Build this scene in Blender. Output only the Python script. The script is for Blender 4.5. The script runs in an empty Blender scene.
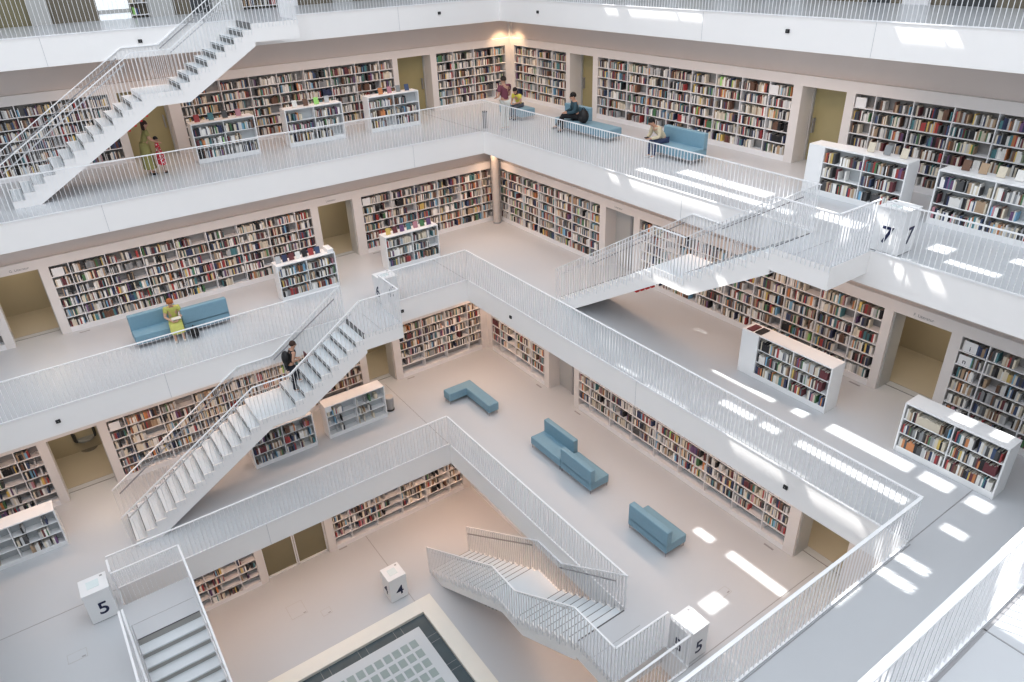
import bpy, bmesh, math, random
from mathutils import Vector, Matrix
random.seed(7)
S = 4.15                       # one storey in metres
SC = bpy.context.scene
COL = SC.collection
LENS = 720.1117 / 1024.0 * 36.0
def W(u, v, z): return Vector((u * S, v * S, z * S))
CAM = W(5.13441761, 5.99015274, 4.45452527)
CR = Vector((-0.81508061, 0.57842945, -0.03260307)); CU = Vector((-0.30375201, -0.37874919, 0.87423325)); CF = Vector((-0.49333387, -0.72247382, -0.48441023))
def in_view(p, m=30):
    d = p - CAM; z = d.dot(CF)
    if z <= 0.1: return False
    x = 512 + 720.1 * d.dot(CR) / z; y = 341 - 720.1 * d.dot(CU) / z
    return -m < x < 1024 + m and -m < y < 682 + m
# ------------------------------------------------------------------ materials
def mat(name, col, rough=0.6, metal=0.0, noise=0.0, nscale=8.0, spec=0.5, alpha=None, emis=None, bump=0.0, trans=0.0):
    m = bpy.data.materials.new(name); m.use_nodes = True
    nt = m.node_tree; b = nt.nodes['Principled BSDF']
    b.inputs['Base Color'].default_value = (*col, 1); b.inputs['Roughness'].default_value = rough
    b.inputs['Metallic'].default_value = metal
    b.inputs['Specular IOR Level'].default_value = spec
    if trans: b.inputs['Transmission Weight'].default_value = trans
    if emis: b.inputs['Emission Color'].default_value = (*emis[0], 1); b.inputs['Emission Strength'].default_value = emis[1]
    if noise or bump:
        tc = nt.nodes.new('ShaderNodeTexCoord'); n = nt.nodes.new('ShaderNodeTexNoise')
        n.inputs['Scale'].default_value = nscale; n.inputs['Detail'].default_value = 4
        nt.links.new(tc.outputs['Object'], n.inputs['Vector'])
        if noise:
            r = nt.nodes.new('ShaderNodeMix'); r.data_type = 'RGBA'
            r.inputs[6].default_value = (*[max(0, c * (1 - noise)) for c in col], 1); r.inputs[7].default_value = (*[min(1, c * (1 + noise)) for c in col], 1)
            nt.links.new(n.outputs['Fac'], r.inputs[0]); nt.links.new(r.outputs[2], b.inputs['Base Color'])
        if bump:
            bp = nt.nodes.new('ShaderNodeBump'); bp.inputs['Strength'].default_value = bump
            nt.links.new(n.outputs['Fac'], bp.inputs['Height']); nt.links.new(bp.outputs['Normal'], b.inputs['Normal'])
    return m
M = {}
M['white'] = mat('white_plaster', (.83, .83, .845), .55, noise=.015, nscale=2)
M['fascia'] = mat('white_fascia', (.90, .89, .885), .5, noise=.012, nscale=1)
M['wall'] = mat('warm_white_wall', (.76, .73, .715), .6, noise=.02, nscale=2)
M['wallup'] = mat('shaded_upper_wall', (.70, .635, .605), .65, noise=.03, nscale=1.5)  # shade of the unlit upper wall put into a darker wall colour
M['floor'] = mat('pale_resin_floor', (.58, .60, .625), .3, noise=.02, nscale=.7, spec=.4)
M['soffit'] = mat('soffit', (.8, .78, .76), .7, noise=.01)
M['lacquer'] = mat('white_lacquer', (.84, .85, .86), .35, noise=.01, nscale=3)
M['cabinet'] = mat('cabinet_white', (.82, .83, .84), .4, noise=.01, nscale=3)
M['cardback'] = mat('shelf_back_grey', (.36, .35, .345), .7, noise=.03, nscale=3)
M['caseback'] = mat('low_case_back', (.52, .55, .57), .6, noise=.03, nscale=3)
M['rail'] = mat('rail_white', (.88, .89, .91), .35, noise=.01, nscale=5)
M['grip'] = mat('grip_steel', (.36, .36, .375), .4, metal=.3, noise=.02)
M['tread'] = mat('stair_tread', (.72, .76, .79), .4, noise=.02, nscale=2)
M['riser'] = mat('stair_riser_shaded', (.20, .205, .205), .6, noise=.03, nscale=2)  # grey darkened to hold the shade on the risers
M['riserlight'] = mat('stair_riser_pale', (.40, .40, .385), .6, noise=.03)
M['nosingshade'] = mat('nosing_shade', (.22, .23, .235), .6, noise=.05)  # dark strip colour stands for the shadow gap at each step edge
M['gripw'] = mat('grip_pale', (.62, .63, .65), .35, noise=.02)
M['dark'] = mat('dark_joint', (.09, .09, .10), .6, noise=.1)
M['black'] = mat('black_plastic', (.012, .012, .014), .5, noise=.1)
M['ink'] = mat('navy_ink', (.012, .02, .07), .5, noise=.05)
M['tan'] = mat('tan_corridor', (.50, .44, .32), .7, noise=.04, nscale=1.5)
M['tanfloor'] = mat('tan_corridor_floor', (.54, .49, .40), .4, noise=.03, nscale=1.5)
M['olive'] = mat('olive_glass', (.23, .205, .125), .25, noise=.12, nscale=1.2)
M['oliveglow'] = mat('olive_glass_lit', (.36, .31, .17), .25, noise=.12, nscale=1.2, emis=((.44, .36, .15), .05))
M['brown'] = mat('brown_veneer', (.19, .165, .125), .5, noise=.12, nscale=3)
M['greydoor'] = mat('grey_door', (.50, .50, .49), .45, noise=.03, nscale=2)
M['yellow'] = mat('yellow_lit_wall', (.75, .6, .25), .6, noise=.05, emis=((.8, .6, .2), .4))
M['blue'] = mat('blue_upholstery', (.215, .36, .45), .5, noise=.06, nscale=14, bump=.03)
M['chrome'] = mat('chrome_leg', (.6, .6, .62), .25, metal=.9, noise=.02)
M['cream'] = mat('cream_stone', (.84, .82, .76), .45, noise=.03, nscale=3)
M['slate'] = mat('slate_tiles', (.075, .105, .12), .35, noise=.25, nscale=3)
M['glassplate'] = mat('pale_glass_plate', (.62, .66, .69), .25, noise=.03, nscale=2)
M['glasstile'] = mat('green_glass_tile', (.36, .43, .43), .2, noise=.08, nscale=5)
M['red'] = mat('red_marker', (.55, .03, .03), .5, noise=.05)
M['steel'] = mat('brushed_steel', (.42, .43, .44), .35, metal=.7, noise=.05, nscale=20)
M['colgrey'] = mat('column_concrete', (.58, .54, .51), .6, noise=.06, nscale=4)
M['grey'] = mat('mid_grey', (.30, .31, .32), .6, noise=.05)
M['darkgrey'] = mat('dark_grey_fabric', (.07, .075, .08), .7, noise=.15, nscale=10)
M['page'] = mat('book_pages', (.72, .69, .62), .8, noise=.05, nscale=30)
M['screen'] = mat('pale_screen', (.74, .82, .83), .2, noise=.02)
M['skylight'] = mat('bright_window', (.9, .93, .95), .5, noise=.01, emis=((.9, .95, 1), .35))
PAL = {'white': (.70, .69, .66), 'cream': (.62, .55, .42), 'black': (.02, .02, .024), 'navy': (.03, .045, .12), 'dark blue': (.05, .09, .2), 'teal': (.05, .22, .25),
       'grey': (.25, .26, .27), 'pale grey': (.48, .49, .5), 'dark grey': (.08, .08, .085), 'red': (.42, .03, .03), 'maroon': (.16, .03, .04), 'brown': (.17, .08, .045),
       'orange': (.6, .2, .03), 'yellow': (.65, .45, .05), 'green': (.06, .2, .07), 'purple': (.16, .07, .2), 'pink': (.5, .2, .25), 'sky blue': (.15, .4, .6), 'light green': (.3, .7, .1), 'tan': (.42, .28, .16)}
PW = {'white': 21, 'cream': 18, 'black': 13, 'navy': 7, 'dark blue': 4, 'teal': 4, 'grey': 7, 'pale grey': 9, 'dark grey': 9, 'red': 5, 'maroon': 7, 'brown': 7, 'orange': 2.5, 'yellow': 2, 'green': 2.5, 'purple': 1.5, 'pink': 1.5, 'sky blue': 2.5, 'light green': .2, 'tan': 6}
PN = list(PW); PWT = [PW[k] for k in PN]
for k, c in list(PAL.items()):
    g_ = .3 * c[0] + .55 * c[1] + .15 * c[2]; PAL[k] = tuple((q * .76 + g_ * .24) * 1.1 for q in c)
for k, c in PAL.items(): M['bk_' + k] = mat('cover_' + k.replace(' ', '_'), c, .5, noise=.12, nscale=25)
# vertex-colour material for the mass of small spines
mb_ = bpy.data.materials.new('book_spines'); mb_.use_nodes = True
_nt = mb_.node_tree; _a = _nt.nodes.new('ShaderNodeAttribute'); _a.attribute_name = 'col'
_nt.links.new(_a.outputs['Color'], _nt.nodes['Principled BSDF'].inputs['Base Color']); _nt.nodes['Principled BSDF'].inputs['Roughness'].default_value = .55
M['spines'] = mb_
# ------------------------------------------------------------------ mesh builder
class MB:
    def __init__(s): s.v = []; s.f = []; s.m = []
    def quad(s, pts, mi=0):
        n = len(s.v); s.v += [Vector(p) for p in pts]; s.f.append(tuple(range(n, n + len(pts)))); s.m.append(mi)
    def hexa(s, p, mi=0, top=None):
        n = len(s.v); s.v += [Vector(q) for q in p]
        for i, f in enumerate(((0, 3, 2, 1), (4, 5, 6, 7), (0, 1, 5, 4), (1, 2, 6, 5), (2, 3, 7, 6), (3, 0, 4, 7))):
            s.f.append(tuple(n + k for k in f)); s.m.append(top if (top is not None and i == 1) else mi)
    def box(s, a, b, mi=0, top=None):       # world metres corners
        x0, x1 = sorted((a[0], b[0])); y0, y1 = sorted((a[1], b[1])); z0, z1 = sorted((a[2], b[2]))
        s.hexa([(x0, y0, z0), (x1, y0, z0), (x1, y1, z0), (x0, y1, z0), (x0, y0, z1), (x1, y0, z1), (x1, y1, z1), (x0, y1, z1)], mi, top)
    def ubox(s, u0, v0, z0, u1, v1, z1, mi=0, top=None): s.box(W(u0, v0, z0), W(u1, v1, z1), mi, top)
    def bar(s, p, q, w, h, mi=0):            # square bar between two points
        p, q = Vector(p), Vector(q); d = (q - p).normalized()
        up = Vector((0, 0, 1)) if abs(d.z) < .99 else Vector((1, 0, 0))
        sd = d.cross(up).normalized() * (w / 2); un = sd.cross(d).normalized() * (h / 2)
        s.hexa([p - sd - un, p + sd - un, q + sd - un, q - sd - un, p - sd + un, p + sd + un, q + sd + un, q - sd + un], mi)
    def cyl(s, c, r, z0, z1, n=16, mi=0, r2=None):
        r2 = r if r2 is None else r2; b = len(s.v)
        for k in range(n):
            a = 2 * math.pi * k / n; s.v.append(Vector((c[0] + r * math.cos(a), c[1] + r * math.sin(a), z0)))
        for k in range(n):
            a = 2 * math.pi * k / n; s.v.append(Vector((c[0] + r2 * math.cos(a), c[1] + r2 * math.sin(a), z1)))
        for k in range(n):
            s.f.append((b + k, b + (k + 1) % n, b + n + (k + 1) % n, b + n + k)); s.m.append(mi)
        s.f.append(tuple(b + k for k in reversed(range(n)))); s.m.append(mi); s.f.append(tuple(b + n + k for k in range(n))); s.m.append(mi)
    def prism(s, poly, d, mi=0):             # poly: list of points, extruded by vector d
        n = len(poly); b = len(s.v); s.v += [Vector(p) for p in poly] + [Vector(p) + Vector(d) for p in poly]
        s.f.append(tuple(b + k for k in range(n))); s.m.append(mi); s.f.append(tuple(b + n + k for k in reversed(range(n)))); s.m.append(mi)
        for k in range(n): s.f.append((b + k, b + n + k, b + n + (k + 1) % n, b + (k + 1) % n)); s.m.append(mi)
    def sphere(s, c, r, n=10, mi=0, zmin=-1.0):
        b = len(s.v); c = Vector(c); rows = n // 2 + 1
        r = Vector(r) if not isinstance(r, (int, float)) else Vector((r, r, r))
        for i in range(rows):
            t = math.pi * i / (rows - 1)
            for k in range(n):
                a = 2 * math.pi * k / n; s.v.append(c + Vector((r.x * math.sin(t) * math.cos(a), r.y * math.sin(t) * math.sin(a), r.z * max(zmin, math.cos(t)))))
        for i in range(rows - 1):
            for k in range(n):
                s.f.append((b + i * n + k, b + (i + 1) * n + k, b + (i + 1) * n + (k + 1) % n, b + i * n + (k + 1) % n)); s.m.append(mi)
    def build(s, name, mats, parent=None, bevel=0, smooth=False, fix=True, org=None, seg=2):
        if not isinstance(mats, (list, tuple)): mats = [mats]
        if org is None: org = origin(parent) if parent else Vector((0, 0, 0))
        me = bpy.data.meshes.new(name); me.from_pydata([tuple(p - org) for p in s.v], [], s.f); me.update()
        for mm in mats: me.materials.append(M[mm] if isinstance(mm, str) else mm)
        for p, i in zip(me.polygons, s.m): p.material_index = i; p.use_smooth = smooth
        if fix:
            bm = bmesh.new(); bm.from_mesh(me); bmesh.ops.recalc_face_normals(bm, faces=bm.faces); bm.to_mesh(me); bm.free()
        o = bpy.data.objects.new(name, me); COL.objects.link(o)
        if parent: o.parent = parent
        if bevel:
            b = o.modifiers.new('bevel', 'BEVEL'); b.width = bevel; b.segments = seg; b.limit_method = 'ANGLE'
        return o
def origin(o):
    p = Vector((0, 0, 0))
    while o: p = p + o.location; o = o.parent
    return p
def thing(name, loc, label, cat, group=None):
    o = bpy.data.objects.new(name, None); COL.objects.link(o); o.location = loc; o.empty_display_size = .2
    o['label'] = label; o['category'] = cat
    if group: o['group'] = group
    return o
def tag(o, label, cat, group=None, kind=None):
    o['label'] = label; o['category'] = cat
    if group: o['group'] = group
    if kind: o['kind'] = kind
    return o
def struct(o, label=None, cat=None):
    o['kind'] = 'structure'
    if label: o['label'] = label
    if cat: o['category'] = cat
    return o
# ------------------------------------------------------------------ layout (units of one storey)
UE = {5: 2.979, 6: 2.323, 7: 1.647, 8: .967}; VE = {5: 1.9006, 6: 1.241, 7: .553, 8: -.12}
UW = {4: 2.53, 5: 1.862, 6: 1.258, 7: .56, 8: -.13}; VW = {4: 1.39, 5: .784, 6: .148, 7: -.54, 8: -1.22}
D5, C5, C6, C7 = 5.388, 4.40, 5.01, 5.655
D6, D7 = 6.09, 6.75
T = .19
FU, FV = 9.0, 8.2
def slab(k, ue, ve, du, dv):
    z1 = k - 4; z0 = z1 - T; m = MB(); uw = UW[k] - .75; vw = VW[k] - .75
    R = [(uw, vw, FU, ve), (uw, ve, ue, dv), (uw, dv, FU, FV), (du, ve, FU, dv)]
    if k == 8: R = R[:2]; R[1] = (uw, ve, ue, 6.0)
    for (a, b, c, d) in R:
        m.ubox(a, b, z0, c, d, z1, 0, 1)
    o = m.build('floor', ['fascia', 'floor']); struct(o, ['', '', '', '', '', 'fifth level gallery floor slab around the smallest opening', 'sixth level gallery floor slab with white fascia', 'seventh level gallery floor slab with white fascia', 'eighth level gallery floor slab at the top'][k], 'floor')
slab(5, UE[5], VE[5], D5, C5); slab(6, UE[6], VE[6], D6, C6); slab(7, UE[7], VE[7], D7, C7); slab(8, UE[8], VE[8], 7.4, 6.3)
# bottom floor with pit for the glass platform
PU0, PV0 = 3.476, 2.28; PU1 = 2 * 4.184 - PU0; PV1 = 2 * 3.15 - PV0   # platform square about the hall centre
m = MB()
for (a, b, c, d) in [(1.7, .5, FU, PV0), (1.7, PV1, FU, FV), (1.7, PV0, PU0, PV1), (PU1, PV0, FU, PV1)]: m.ubox(a, b, -.15, c, d, 0, 0, 0)
struct(m.build('floor', ['floor']), 'ground level pale resin floor of the hall', 'floor')
def seam(name, u0, v0, u1, v1, z, w=.0035, label=None):
    m = MB()
    if abs(u1 - u0) > abs(v1 - v0): m.ubox(u0, v0 - w / 2, z, u1, v0 + w / 2, z + .0012)
    else: m.ubox(u0 - w / 2, v0, z, u0 + w / 2, v1, z + .0012)
    struct(m.build(name, 'grip'), 'thin dark expansion joint in the floor', 'floor joint')
seam('trim_1', UE[5], VW[5], UE[5], VE[5], 1); seam('trim_2', UE[6], VW[6], UE[6], VE[6], 2); seam('trim_3', D5, VE[5], 7, VE[5], 1)
seam('trim_4', UW[5], C5, UE[5], C5, 1); seam('trim_5', UW[6] + .1, C6, UE[6], C6, 2); seam('trim_6', 3.604, VW[4], 3.604, PV0, 0); seam('trim_7', UE[6], C6 + .012, 4.4, C6 + .012, 2, .004)
seam('trim_8', 3.595, C7, 3.595, 6.6, 3); seam('trim_9', 3.2, C7 + .012, 5.0, C7 + .012, 3, .008); seam('trim_10', UE[7], VE[7], UE[7], VW[7], 3)
def vseam(k, side, c):
    m = MB(); z1 = k - 4
    if side == 'A': m.ubox(c - .0015, VE[k], z1 - T + .002, c + .0015, VE[k] + .0008, z1 - .003)
    else: m.ubox(UE[k], c - .0015, z1 - T + .002, UE[k] + .0008, c + .0015, z1 - .003)
    struct(m.build('trim_11', mat('seam_grey', (.6, .61, .63), .6, noise=.02)), 'hairline vertical panel joint in the white fascia', 'fascia joint')
for k, sd, c in [(8, 'A', 4.72), (8, 'A', 2.02), (8, 'B', 2.35), (8, 'B', 3.6), (7, 'A', 4.72), (7, 'A', 2.35), (7, 'B', 2.9), (6, 'A', 3.35), (6, 'A', 4.72), (6, 'B', 3.25), (5, 'A', 4.45)]: vseam(k, sd, c)

# ------------------------------------------------------------------ walls, doors, built-in bookcases
SH = .53     # top of shelves
HB = .60     # top of the projecting header band
DEP = .075
def side_box(m, side, k, a0, a1, d0, d1, z0, z1, mi=0, top=None):
    """a: coordinate along the wall, d: distance behind the wall face (negative = into the room)"""
    Z = k - 4
    if side == 'A': m.ubox(a0, VW[k] - d1, Z + z0, a1, VW[k] - d0, Z + z1, mi, top)
    else: m.ubox(UW[k] - d1, a0, Z + z0, UW[k] - d0, a1, Z + z1, mi, top)
BOOKS = []      # records (origin corner, along, out, w, h, d, colour name, lean)
LEVEL = {4: 'ground', 5: 'fifth', 6: 'sixth', 7: 'seventh', 8: 'eighth'}
def fill_row(p0, along, out, length, hmax, rng, empty=.06, tag_=None, depth=.2, sparse=.12):
    """books standing from p0 along 'along' (metres); spines face 'out'."""
    x = .03; res = []; run = None
    end = length - .03
    if rng.random() < sparse: end = length * rng.uniform(.45, .85)
    while x < end - .03:
        if rng.random() < empty * .35: x += rng.uniform(.04, .16); continue
        w = rng.choice([.022, .028, .034, .04, .048, .06]); h = min(hmax - .04, rng.choice([.19, .2, .21, .22, .235, .25, .26]))
        if x + w > end: break
        if rng.random() < .35: run = rng.choices(PN, PWT)[0] if rng.random() < .13 else None
        c = run or rng.choices(PN, PWT)[0]
        res.append((p0 + along * x + Vector((0, 0, .0015)), along, out, w, h, rng.uniform(.8, 1.0) * depth, c, tag_)); x += w + .0015
    return res
def wall_case(side, k, a0, a1, rows, name_label, rng, bays=None, flip=False, empty=.06, sparse=.12, base=.04, rh=None):
    Z = k - 4; rh = rh or (SH - base) / rows
    c = W((a0 + a1) / 2, VW[k], Z) if side == 'A' else W(UW[k], (a0 + a1) / 2, Z)
    t = thing('bookcase', c, name_label, 'bookcase', 'built-in wall bookcases')
    skip0 = k in (4, 5)
    th = .006
    m = MB(); side_box(m, side, k, a0, a1, DEP - .008, DEP, base, SH); m.build('back_panel', 'cardback', t)
    m = MB(); side_box(m, side, k, a0, a1, 0, DEP, 0, base); m.build('plinth', 'white', t)
    for r in range(1, rows):
        m = MB(); side_box(m, side, k, a0, a1, .0006, DEP - .008, base + r * rh - th, base + r * rh); m.build('shelf', 'white', t)
    n = bays or max(1, round((a1 - a0) / .24))
    if bays is None:
        xs = [a0] + [a0 + .14 + .243 * i for i in range(n + 2) if a0 + .14 + .243 * i < a1 - .05] + [a1]
    else: xs = [a0 + (a1 - a0) * i / n for i in range(n + 1)]
    for x in xs[1:-1]:
        m = MB(); side_box(m, side, k, x - th / 2, x + th / 2, 0, DEP - .008, base, SH); m.build('divider', 'white', t)
    if side == 'A': along, out = Vector((-1, 0, 0)), Vector((0, 1, 0))
    else: along, out = Vector((0, 1, 0)), Vector((1, 0, 0))
    for i in range(len(xs) - 1):
        x0, x1 = xs[i] + th / 2, xs[i + 1] - th / 2
        for r in range(1 if skip0 and rng.random() < .85 else 0, rows):
            z = Z + base + r * rh
            p = W(x1, VW[k] - .008, z) if side == 'A' else W(UW[k] - .008, x0, z)
            BOOKS.extend(fill_row(p, along, out, (x1 - x0) * S, rh * S, rng, empty, None, .2, sparse if r else sparse + .15))
    return t
rng = random.Random(11)
A_ = {  # segments along the wall: (from, to, kind)
 ('A', 4): [(2.53, 2.60, 'p'), (2.60, 3.86, 's'), (3.86, 3.93, 'p'), (3.93, 4.45, 'dd'), (4.45, 4.51, 'p'), (4.51, 5.4, 's'), (5.4, 6.6, 'p')],
 ('B', 4): [(1.39, 1.46, 'p'), (1.46, 2.2, 's'), (2.2, 5.4, 'p')],
 ('A', 5): [(1.862, 1.932, 'p'), (1.932, 2.79, 's'), (2.79, 2.86, 'p'), (2.86, 3.12, 'dc'), (3.12, 3.184, 'p'), (3.184, 5.14, 's'), (5.14, 5.20, 'p'), (5.20, 5.52, 'dc'), (5.52, 5.58, 'p'), (5.58, 6.8, 's')],
 ('B', 5): [(.784, .862, 'p'), (.862, 1.683, 's'), (1.683, 1.75, 'p'), (1.75, 2.088, 'dg'), (2.088, 2.152, 'p'), (2.152, 4.168, 's'), (4.168, 4.243, 'p'), (4.243, 4.56, 'dc'), (4.56, 5.6, 'p')],
 ('A', 6): [(1.258, 1.300, 'p'), (1.300, 2.70, 's'), (2.70, 2.786, 'p'), (2.786, 3.105, 'dc'), (3.105, 3.172, 'p'), (3.172, 5.138, 's'), (5.138, 5.20, 'p'), (5.20, 5.50, 'dc'), (5.50, 5.56, 'p'), (5.56, 6.8, 's')],
 ('B', 6): [(.148, .20, 'p'), (.20, 1.678, 's'), (1.678, 1.752, 'p'), (1.752, 2.08, 'dg'), (2.08, 2.147, 'p'), (2.147, 4.154, 's'), (4.154, 4.209, 'p'), (4.209, 4.535, 'dc'), (4.535, 4.593, 'p'), (4.593, 6.0, 's')],
 ('A', 7): [(.56, .625, 'p'), (.625, 1.442, 's'), (1.442, 1.509, 'p'), (1.509, 1.865, 'do'), (1.865, 1.918, 'p'), (1.918, 3.856, 's'), (3.856, 3.95, 'p'), (3.95, 4.30, 'do'), (4.30, 4.364, 'p'), (4.364, 6.2, 's')],
 ('B', 7): [(-.54, -.472, 'p'), (-.472, .369, 's'), (.369, .428, 'p'), (.428, .754, 'do'), (.754, .821, 'p'), (.821, 2.856, 's'), (2.856, 2.927, 'p'), (2.927, 3.256, 'do'), (3.256, 3.319, 'p'), (3.319, 5.2, 's')],
}
NROW = {4: 6, 5: 6, 6: 6, 7: 6}
where = {('A', 4): ['ground level left wall bookcase beyond the glass double doors', 'ground level left wall bookcase behind the lower left stair'],
 ('B', 4): ['ground level right wall bookcase hidden under the gallery'],
 ('A', 5): ['fifth level left wall bookcase beside the corner, next to a tan doorway', 'fifth level long left wall bookcase behind the descending staircase', 'fifth level left wall bookcase at the picture edge, half empty'],
 ('B', 5): ['fifth level short right wall bookcase beside the corner', 'fifth level long right wall bookcase behind the blue sofas'],
 ('A', 6): ['sixth level left wall bookcase reaching the round corner column', 'sixth level long left wall bookcase behind the woman in yellow', 'sixth level left wall bookcase left of the tan doorway'],
 ('B', 6): ['sixth level right wall bookcase starting at the round corner column', 'sixth level long right wall bookcase seen through the white stair balustrade', 'sixth level right wall bookcase with white letter cards'],
 ('A', 7): ['seventh level left wall bookcase in the lit corner', 'seventh level long left wall bookcase behind three low cases', 'seventh level left wall bookcase seen through the staircase'],
 ('B', 7): ['seventh level short right wall bookcase in the lit corner', 'seventh level long right wall bookcase behind the blue benches', 'seventh level right wall bookcase behind the low cases']}
doorn = [0]
for (side, k), segs in A_.items():
    Z = k - 4; wl = 'wall_left' if side == 'A' else 'wall_right'
    lo, hi = segs[0][0], segs[-1][1]
    m = MB()
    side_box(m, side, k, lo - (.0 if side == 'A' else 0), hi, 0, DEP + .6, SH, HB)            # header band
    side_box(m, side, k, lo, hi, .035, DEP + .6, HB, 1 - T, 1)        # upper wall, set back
    for a, b, t in segs:
        if t == 'p': side_box(m, side, k, a, b, 0, .16, 0, SH)
        if t == 's': side_box(m, side, k, a, b, DEP, .16, 0, SH)
    # closing corner block
    if side == 'A': side_box(m, side, k, lo - .8, lo, 0, DEP + .6, 0, 1 - T)
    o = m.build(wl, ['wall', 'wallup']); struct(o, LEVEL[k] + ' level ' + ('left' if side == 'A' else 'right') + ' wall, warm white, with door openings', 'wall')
    si = 0
    for a, b, t in segs:
        if t == 's':
            wall_case(side, k, a, b, NROW[k], where[(side, k)][si], rng, empty=.5 if k == 4 else .12, sparse=.55 if k == 4 else (.5 if (side, k) == ('A', 5) and a > 5.5 else (.3 if (side, k) == ('B', 6) and a > 4 else .16))); si += 1
        elif t[0] == 'd':
            doorn[0] += 1; nm = 'door_%d' % doorn[0]
            f = MB()
            fr = .008
            if t == 'do':
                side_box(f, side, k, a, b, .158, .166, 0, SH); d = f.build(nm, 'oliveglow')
                struct(d, LEVEL[k] + ' level olive glazed door set deep in the ' + ('left' if side == 'A' else 'right') + ' wall', 'door')
                f = MB(); side_box(f, side, k, a, a + fr, .14, .158, 0, SH); side_box(f, side, k, b - fr, b, .14, .158, 0, SH); side_box(f, side, k, a, b, .14, .158, SH - fr, SH); f.build('door_frame', 'greydoor', d)
                f = MB(); side_box(f, side, k, a + .03, a + .038, .13, .158, .2, .3); f.build('door_handle', 'grip', d)
            elif t == 'dd':
                mid = (a + b) / 2
                side_box(f, side, k, a, b, .05, .055, .01, SH); d = f.build(nm, 'olive'); struct(d, 'ground level olive glass double doors in white frames', 'door')
                f = MB()
                for q in (a, mid - .012, mid + .003, b - .009): side_box(f, side, k, q, q + .009, .035, .06, 0, SH)
                side_box(f, side, k, a, b, .035, .06, 0, .012); side_box(f, side, k, a, b, .035, .06, SH - .012, SH); f.build('door_frame', 'white', d)
            elif t == 'dg':
                side_box(f, side, k, a, b, .30, .31, 0, SH); d = f.build(nm, 'tan'); struct(d, LEVEL[k] + ' level doorway closed by grey sliding panels in the right wall', 'door')
                f = MB(); side_box(f, side, k, a, a + .20, .12, .128, 0, SH); f.build('door_leaf', 'greydoor', d)
                f = MB(); side_box(f, side, k, a + .19, a + .205, .10, .12, 0, SH); f.build('door_frame', 'grip', d)
                f = MB(); side_box(f, side, k, b - .09, b, .29, .30, .3, SH); f.build('lit_wall_patch', 'yellow', d)  # glowing colour stands for yellow light on the wall beyond
            else:
                # open corridor beyond
                dp = .62
                side_box(f, side, k, a - .3, b + .3, dp, dp + .02, 0, SH + .05, 0); side_box(f, side, k, a - .32, a - .3, .16, dp, 0, SH + .05, 0); side_box(f, side, k, b + .3, b + .32, .16, dp, 0, SH + .05, 0)
                side_box(f, side, k, a - .3, b + .3, .16, dp, .001, .003, 1)
                d = f.build(nm, ['tan', 'tanfloor']); struct(d, LEVEL[k] + ' level open doorway to a tan corridor in the ' + ('left' if side == 'A' else 'right') + ' wall', 'doorway')
                f = MB(); side_box(f, side, k, a, b, .10, .104, .0, .0035); f.build('threshold', 'grip', d)
                f = MB()
                if side == 'B': side_box(f, side, k, a, a + .006, .02, .15, 0, SH - .01)
                else: side_box(f, side, k, a, a + .006, .03, .15, 0, SH - .01)
                f.build('door_leaf', 'greydoor', d)
                L = bpy.data.lights.new('corridor_light', 'AREA'); L.shape = 'SQUARE'; L.size = 1.0; L.energy = 11; L.color = (1, .86, .66)
                lo_ = bpy.data.objects.new('corridor_light', L); COL.objects.link(lo_)
                lo_.location = W((a + b) / 2, VW[k] - .36, Z + .5) if side == 'A' else W(UW[k] - .36, (a + b) / 2, Z + .5)

# eighth level: wall of veneer panels, pillars and glazing behind the top balustrade
def panel_wall(side, segs):
    Z = 4; m = MB()
    lo, hi = segs[0][0], segs[-1][1]
    side_box(m, side, 8, lo, hi, .05, .2, 0, 1.4)
    o = m.build('wall_left' if side == 'A' else 'wall_right', 'wall'); struct(o, 'eighth level ' + ('left' if side == 'A' else 'right') + ' wall behind the top balustrade', 'wall')
    for i, (a, b, kind) in enumerate(segs):
        m = MB()
        if kind == 'b': side_box(m, side, 8, a, b, .03, .05, 0, .56); m.build('wall_panel', 'brown', o)
        elif kind == 'o': side_box(m, side, 8, a, b, .02, .05, 0, .56); m.build('wall_panel', 'olive', o)
        elif kind == 'k': side_box(m, side, 8, a, b, .03, .05, .0, .56); m.build('wall_panel', 'darkgrey', o)
        elif kind == 'g': side_box(m, side, 8, a, b, -.02, .05, 0, .56); m.build('pillar', 'greydoor', o)
        elif kind == 'w': side_box(m, side, 8, a, b, .0, .05, 0, .56); m.build('pillar', 'white', o)
        elif kind == 'W': side_box(m, side, 8, a, b, .02, .05, .075, .56); side_box(m, side, 8, a, b, .02, .05, 0, .045); m.build('window_pane', 'skylight', o); m = MB(); side_box(m, side, 8, a, b, .015, .05, .045, .075); m.build('window_sill', 'greydoor', o)
        elif kind == 's':
            t = thing('bookcase', W(a, VW[8], 4) if side == 'A' else W(UW[8], a, 4), 'eighth level dark bookcase glimpsed through the top ' + ('left' if side == 'A' else 'right') + ' balustrade' + (' next to the bright window' if i == 11 else ''), 'bookcase')
            side_box(m, side, 8, a, b, .045, .05, 0, .5); m.build('back_panel', 'brown', t)
            for r in range(5):
                m = MB(); side_box(m, side, 8, a, b, -.02, .045, .02 + .09 * r, .026 + .09 * r); m.build('shelf', 'white', t)
                al = Vector((-1, 0, 0)) if side == 'A' else Vector((0, 1, 0)); ou = Vector((0, 1, 0)) if side == 'A' else Vector((1, 0, 0))
                p = W(b - .01, VW[8] + .015, 4.026 + .09 * r) if side == 'A' else W(UW[8] + .015, a + .01, 4.026 + .09 * r)
                BOOKS.extend(fill_row(p, al, ou, (b - a - .02) * S, .09 * S, rng, .5))
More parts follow.
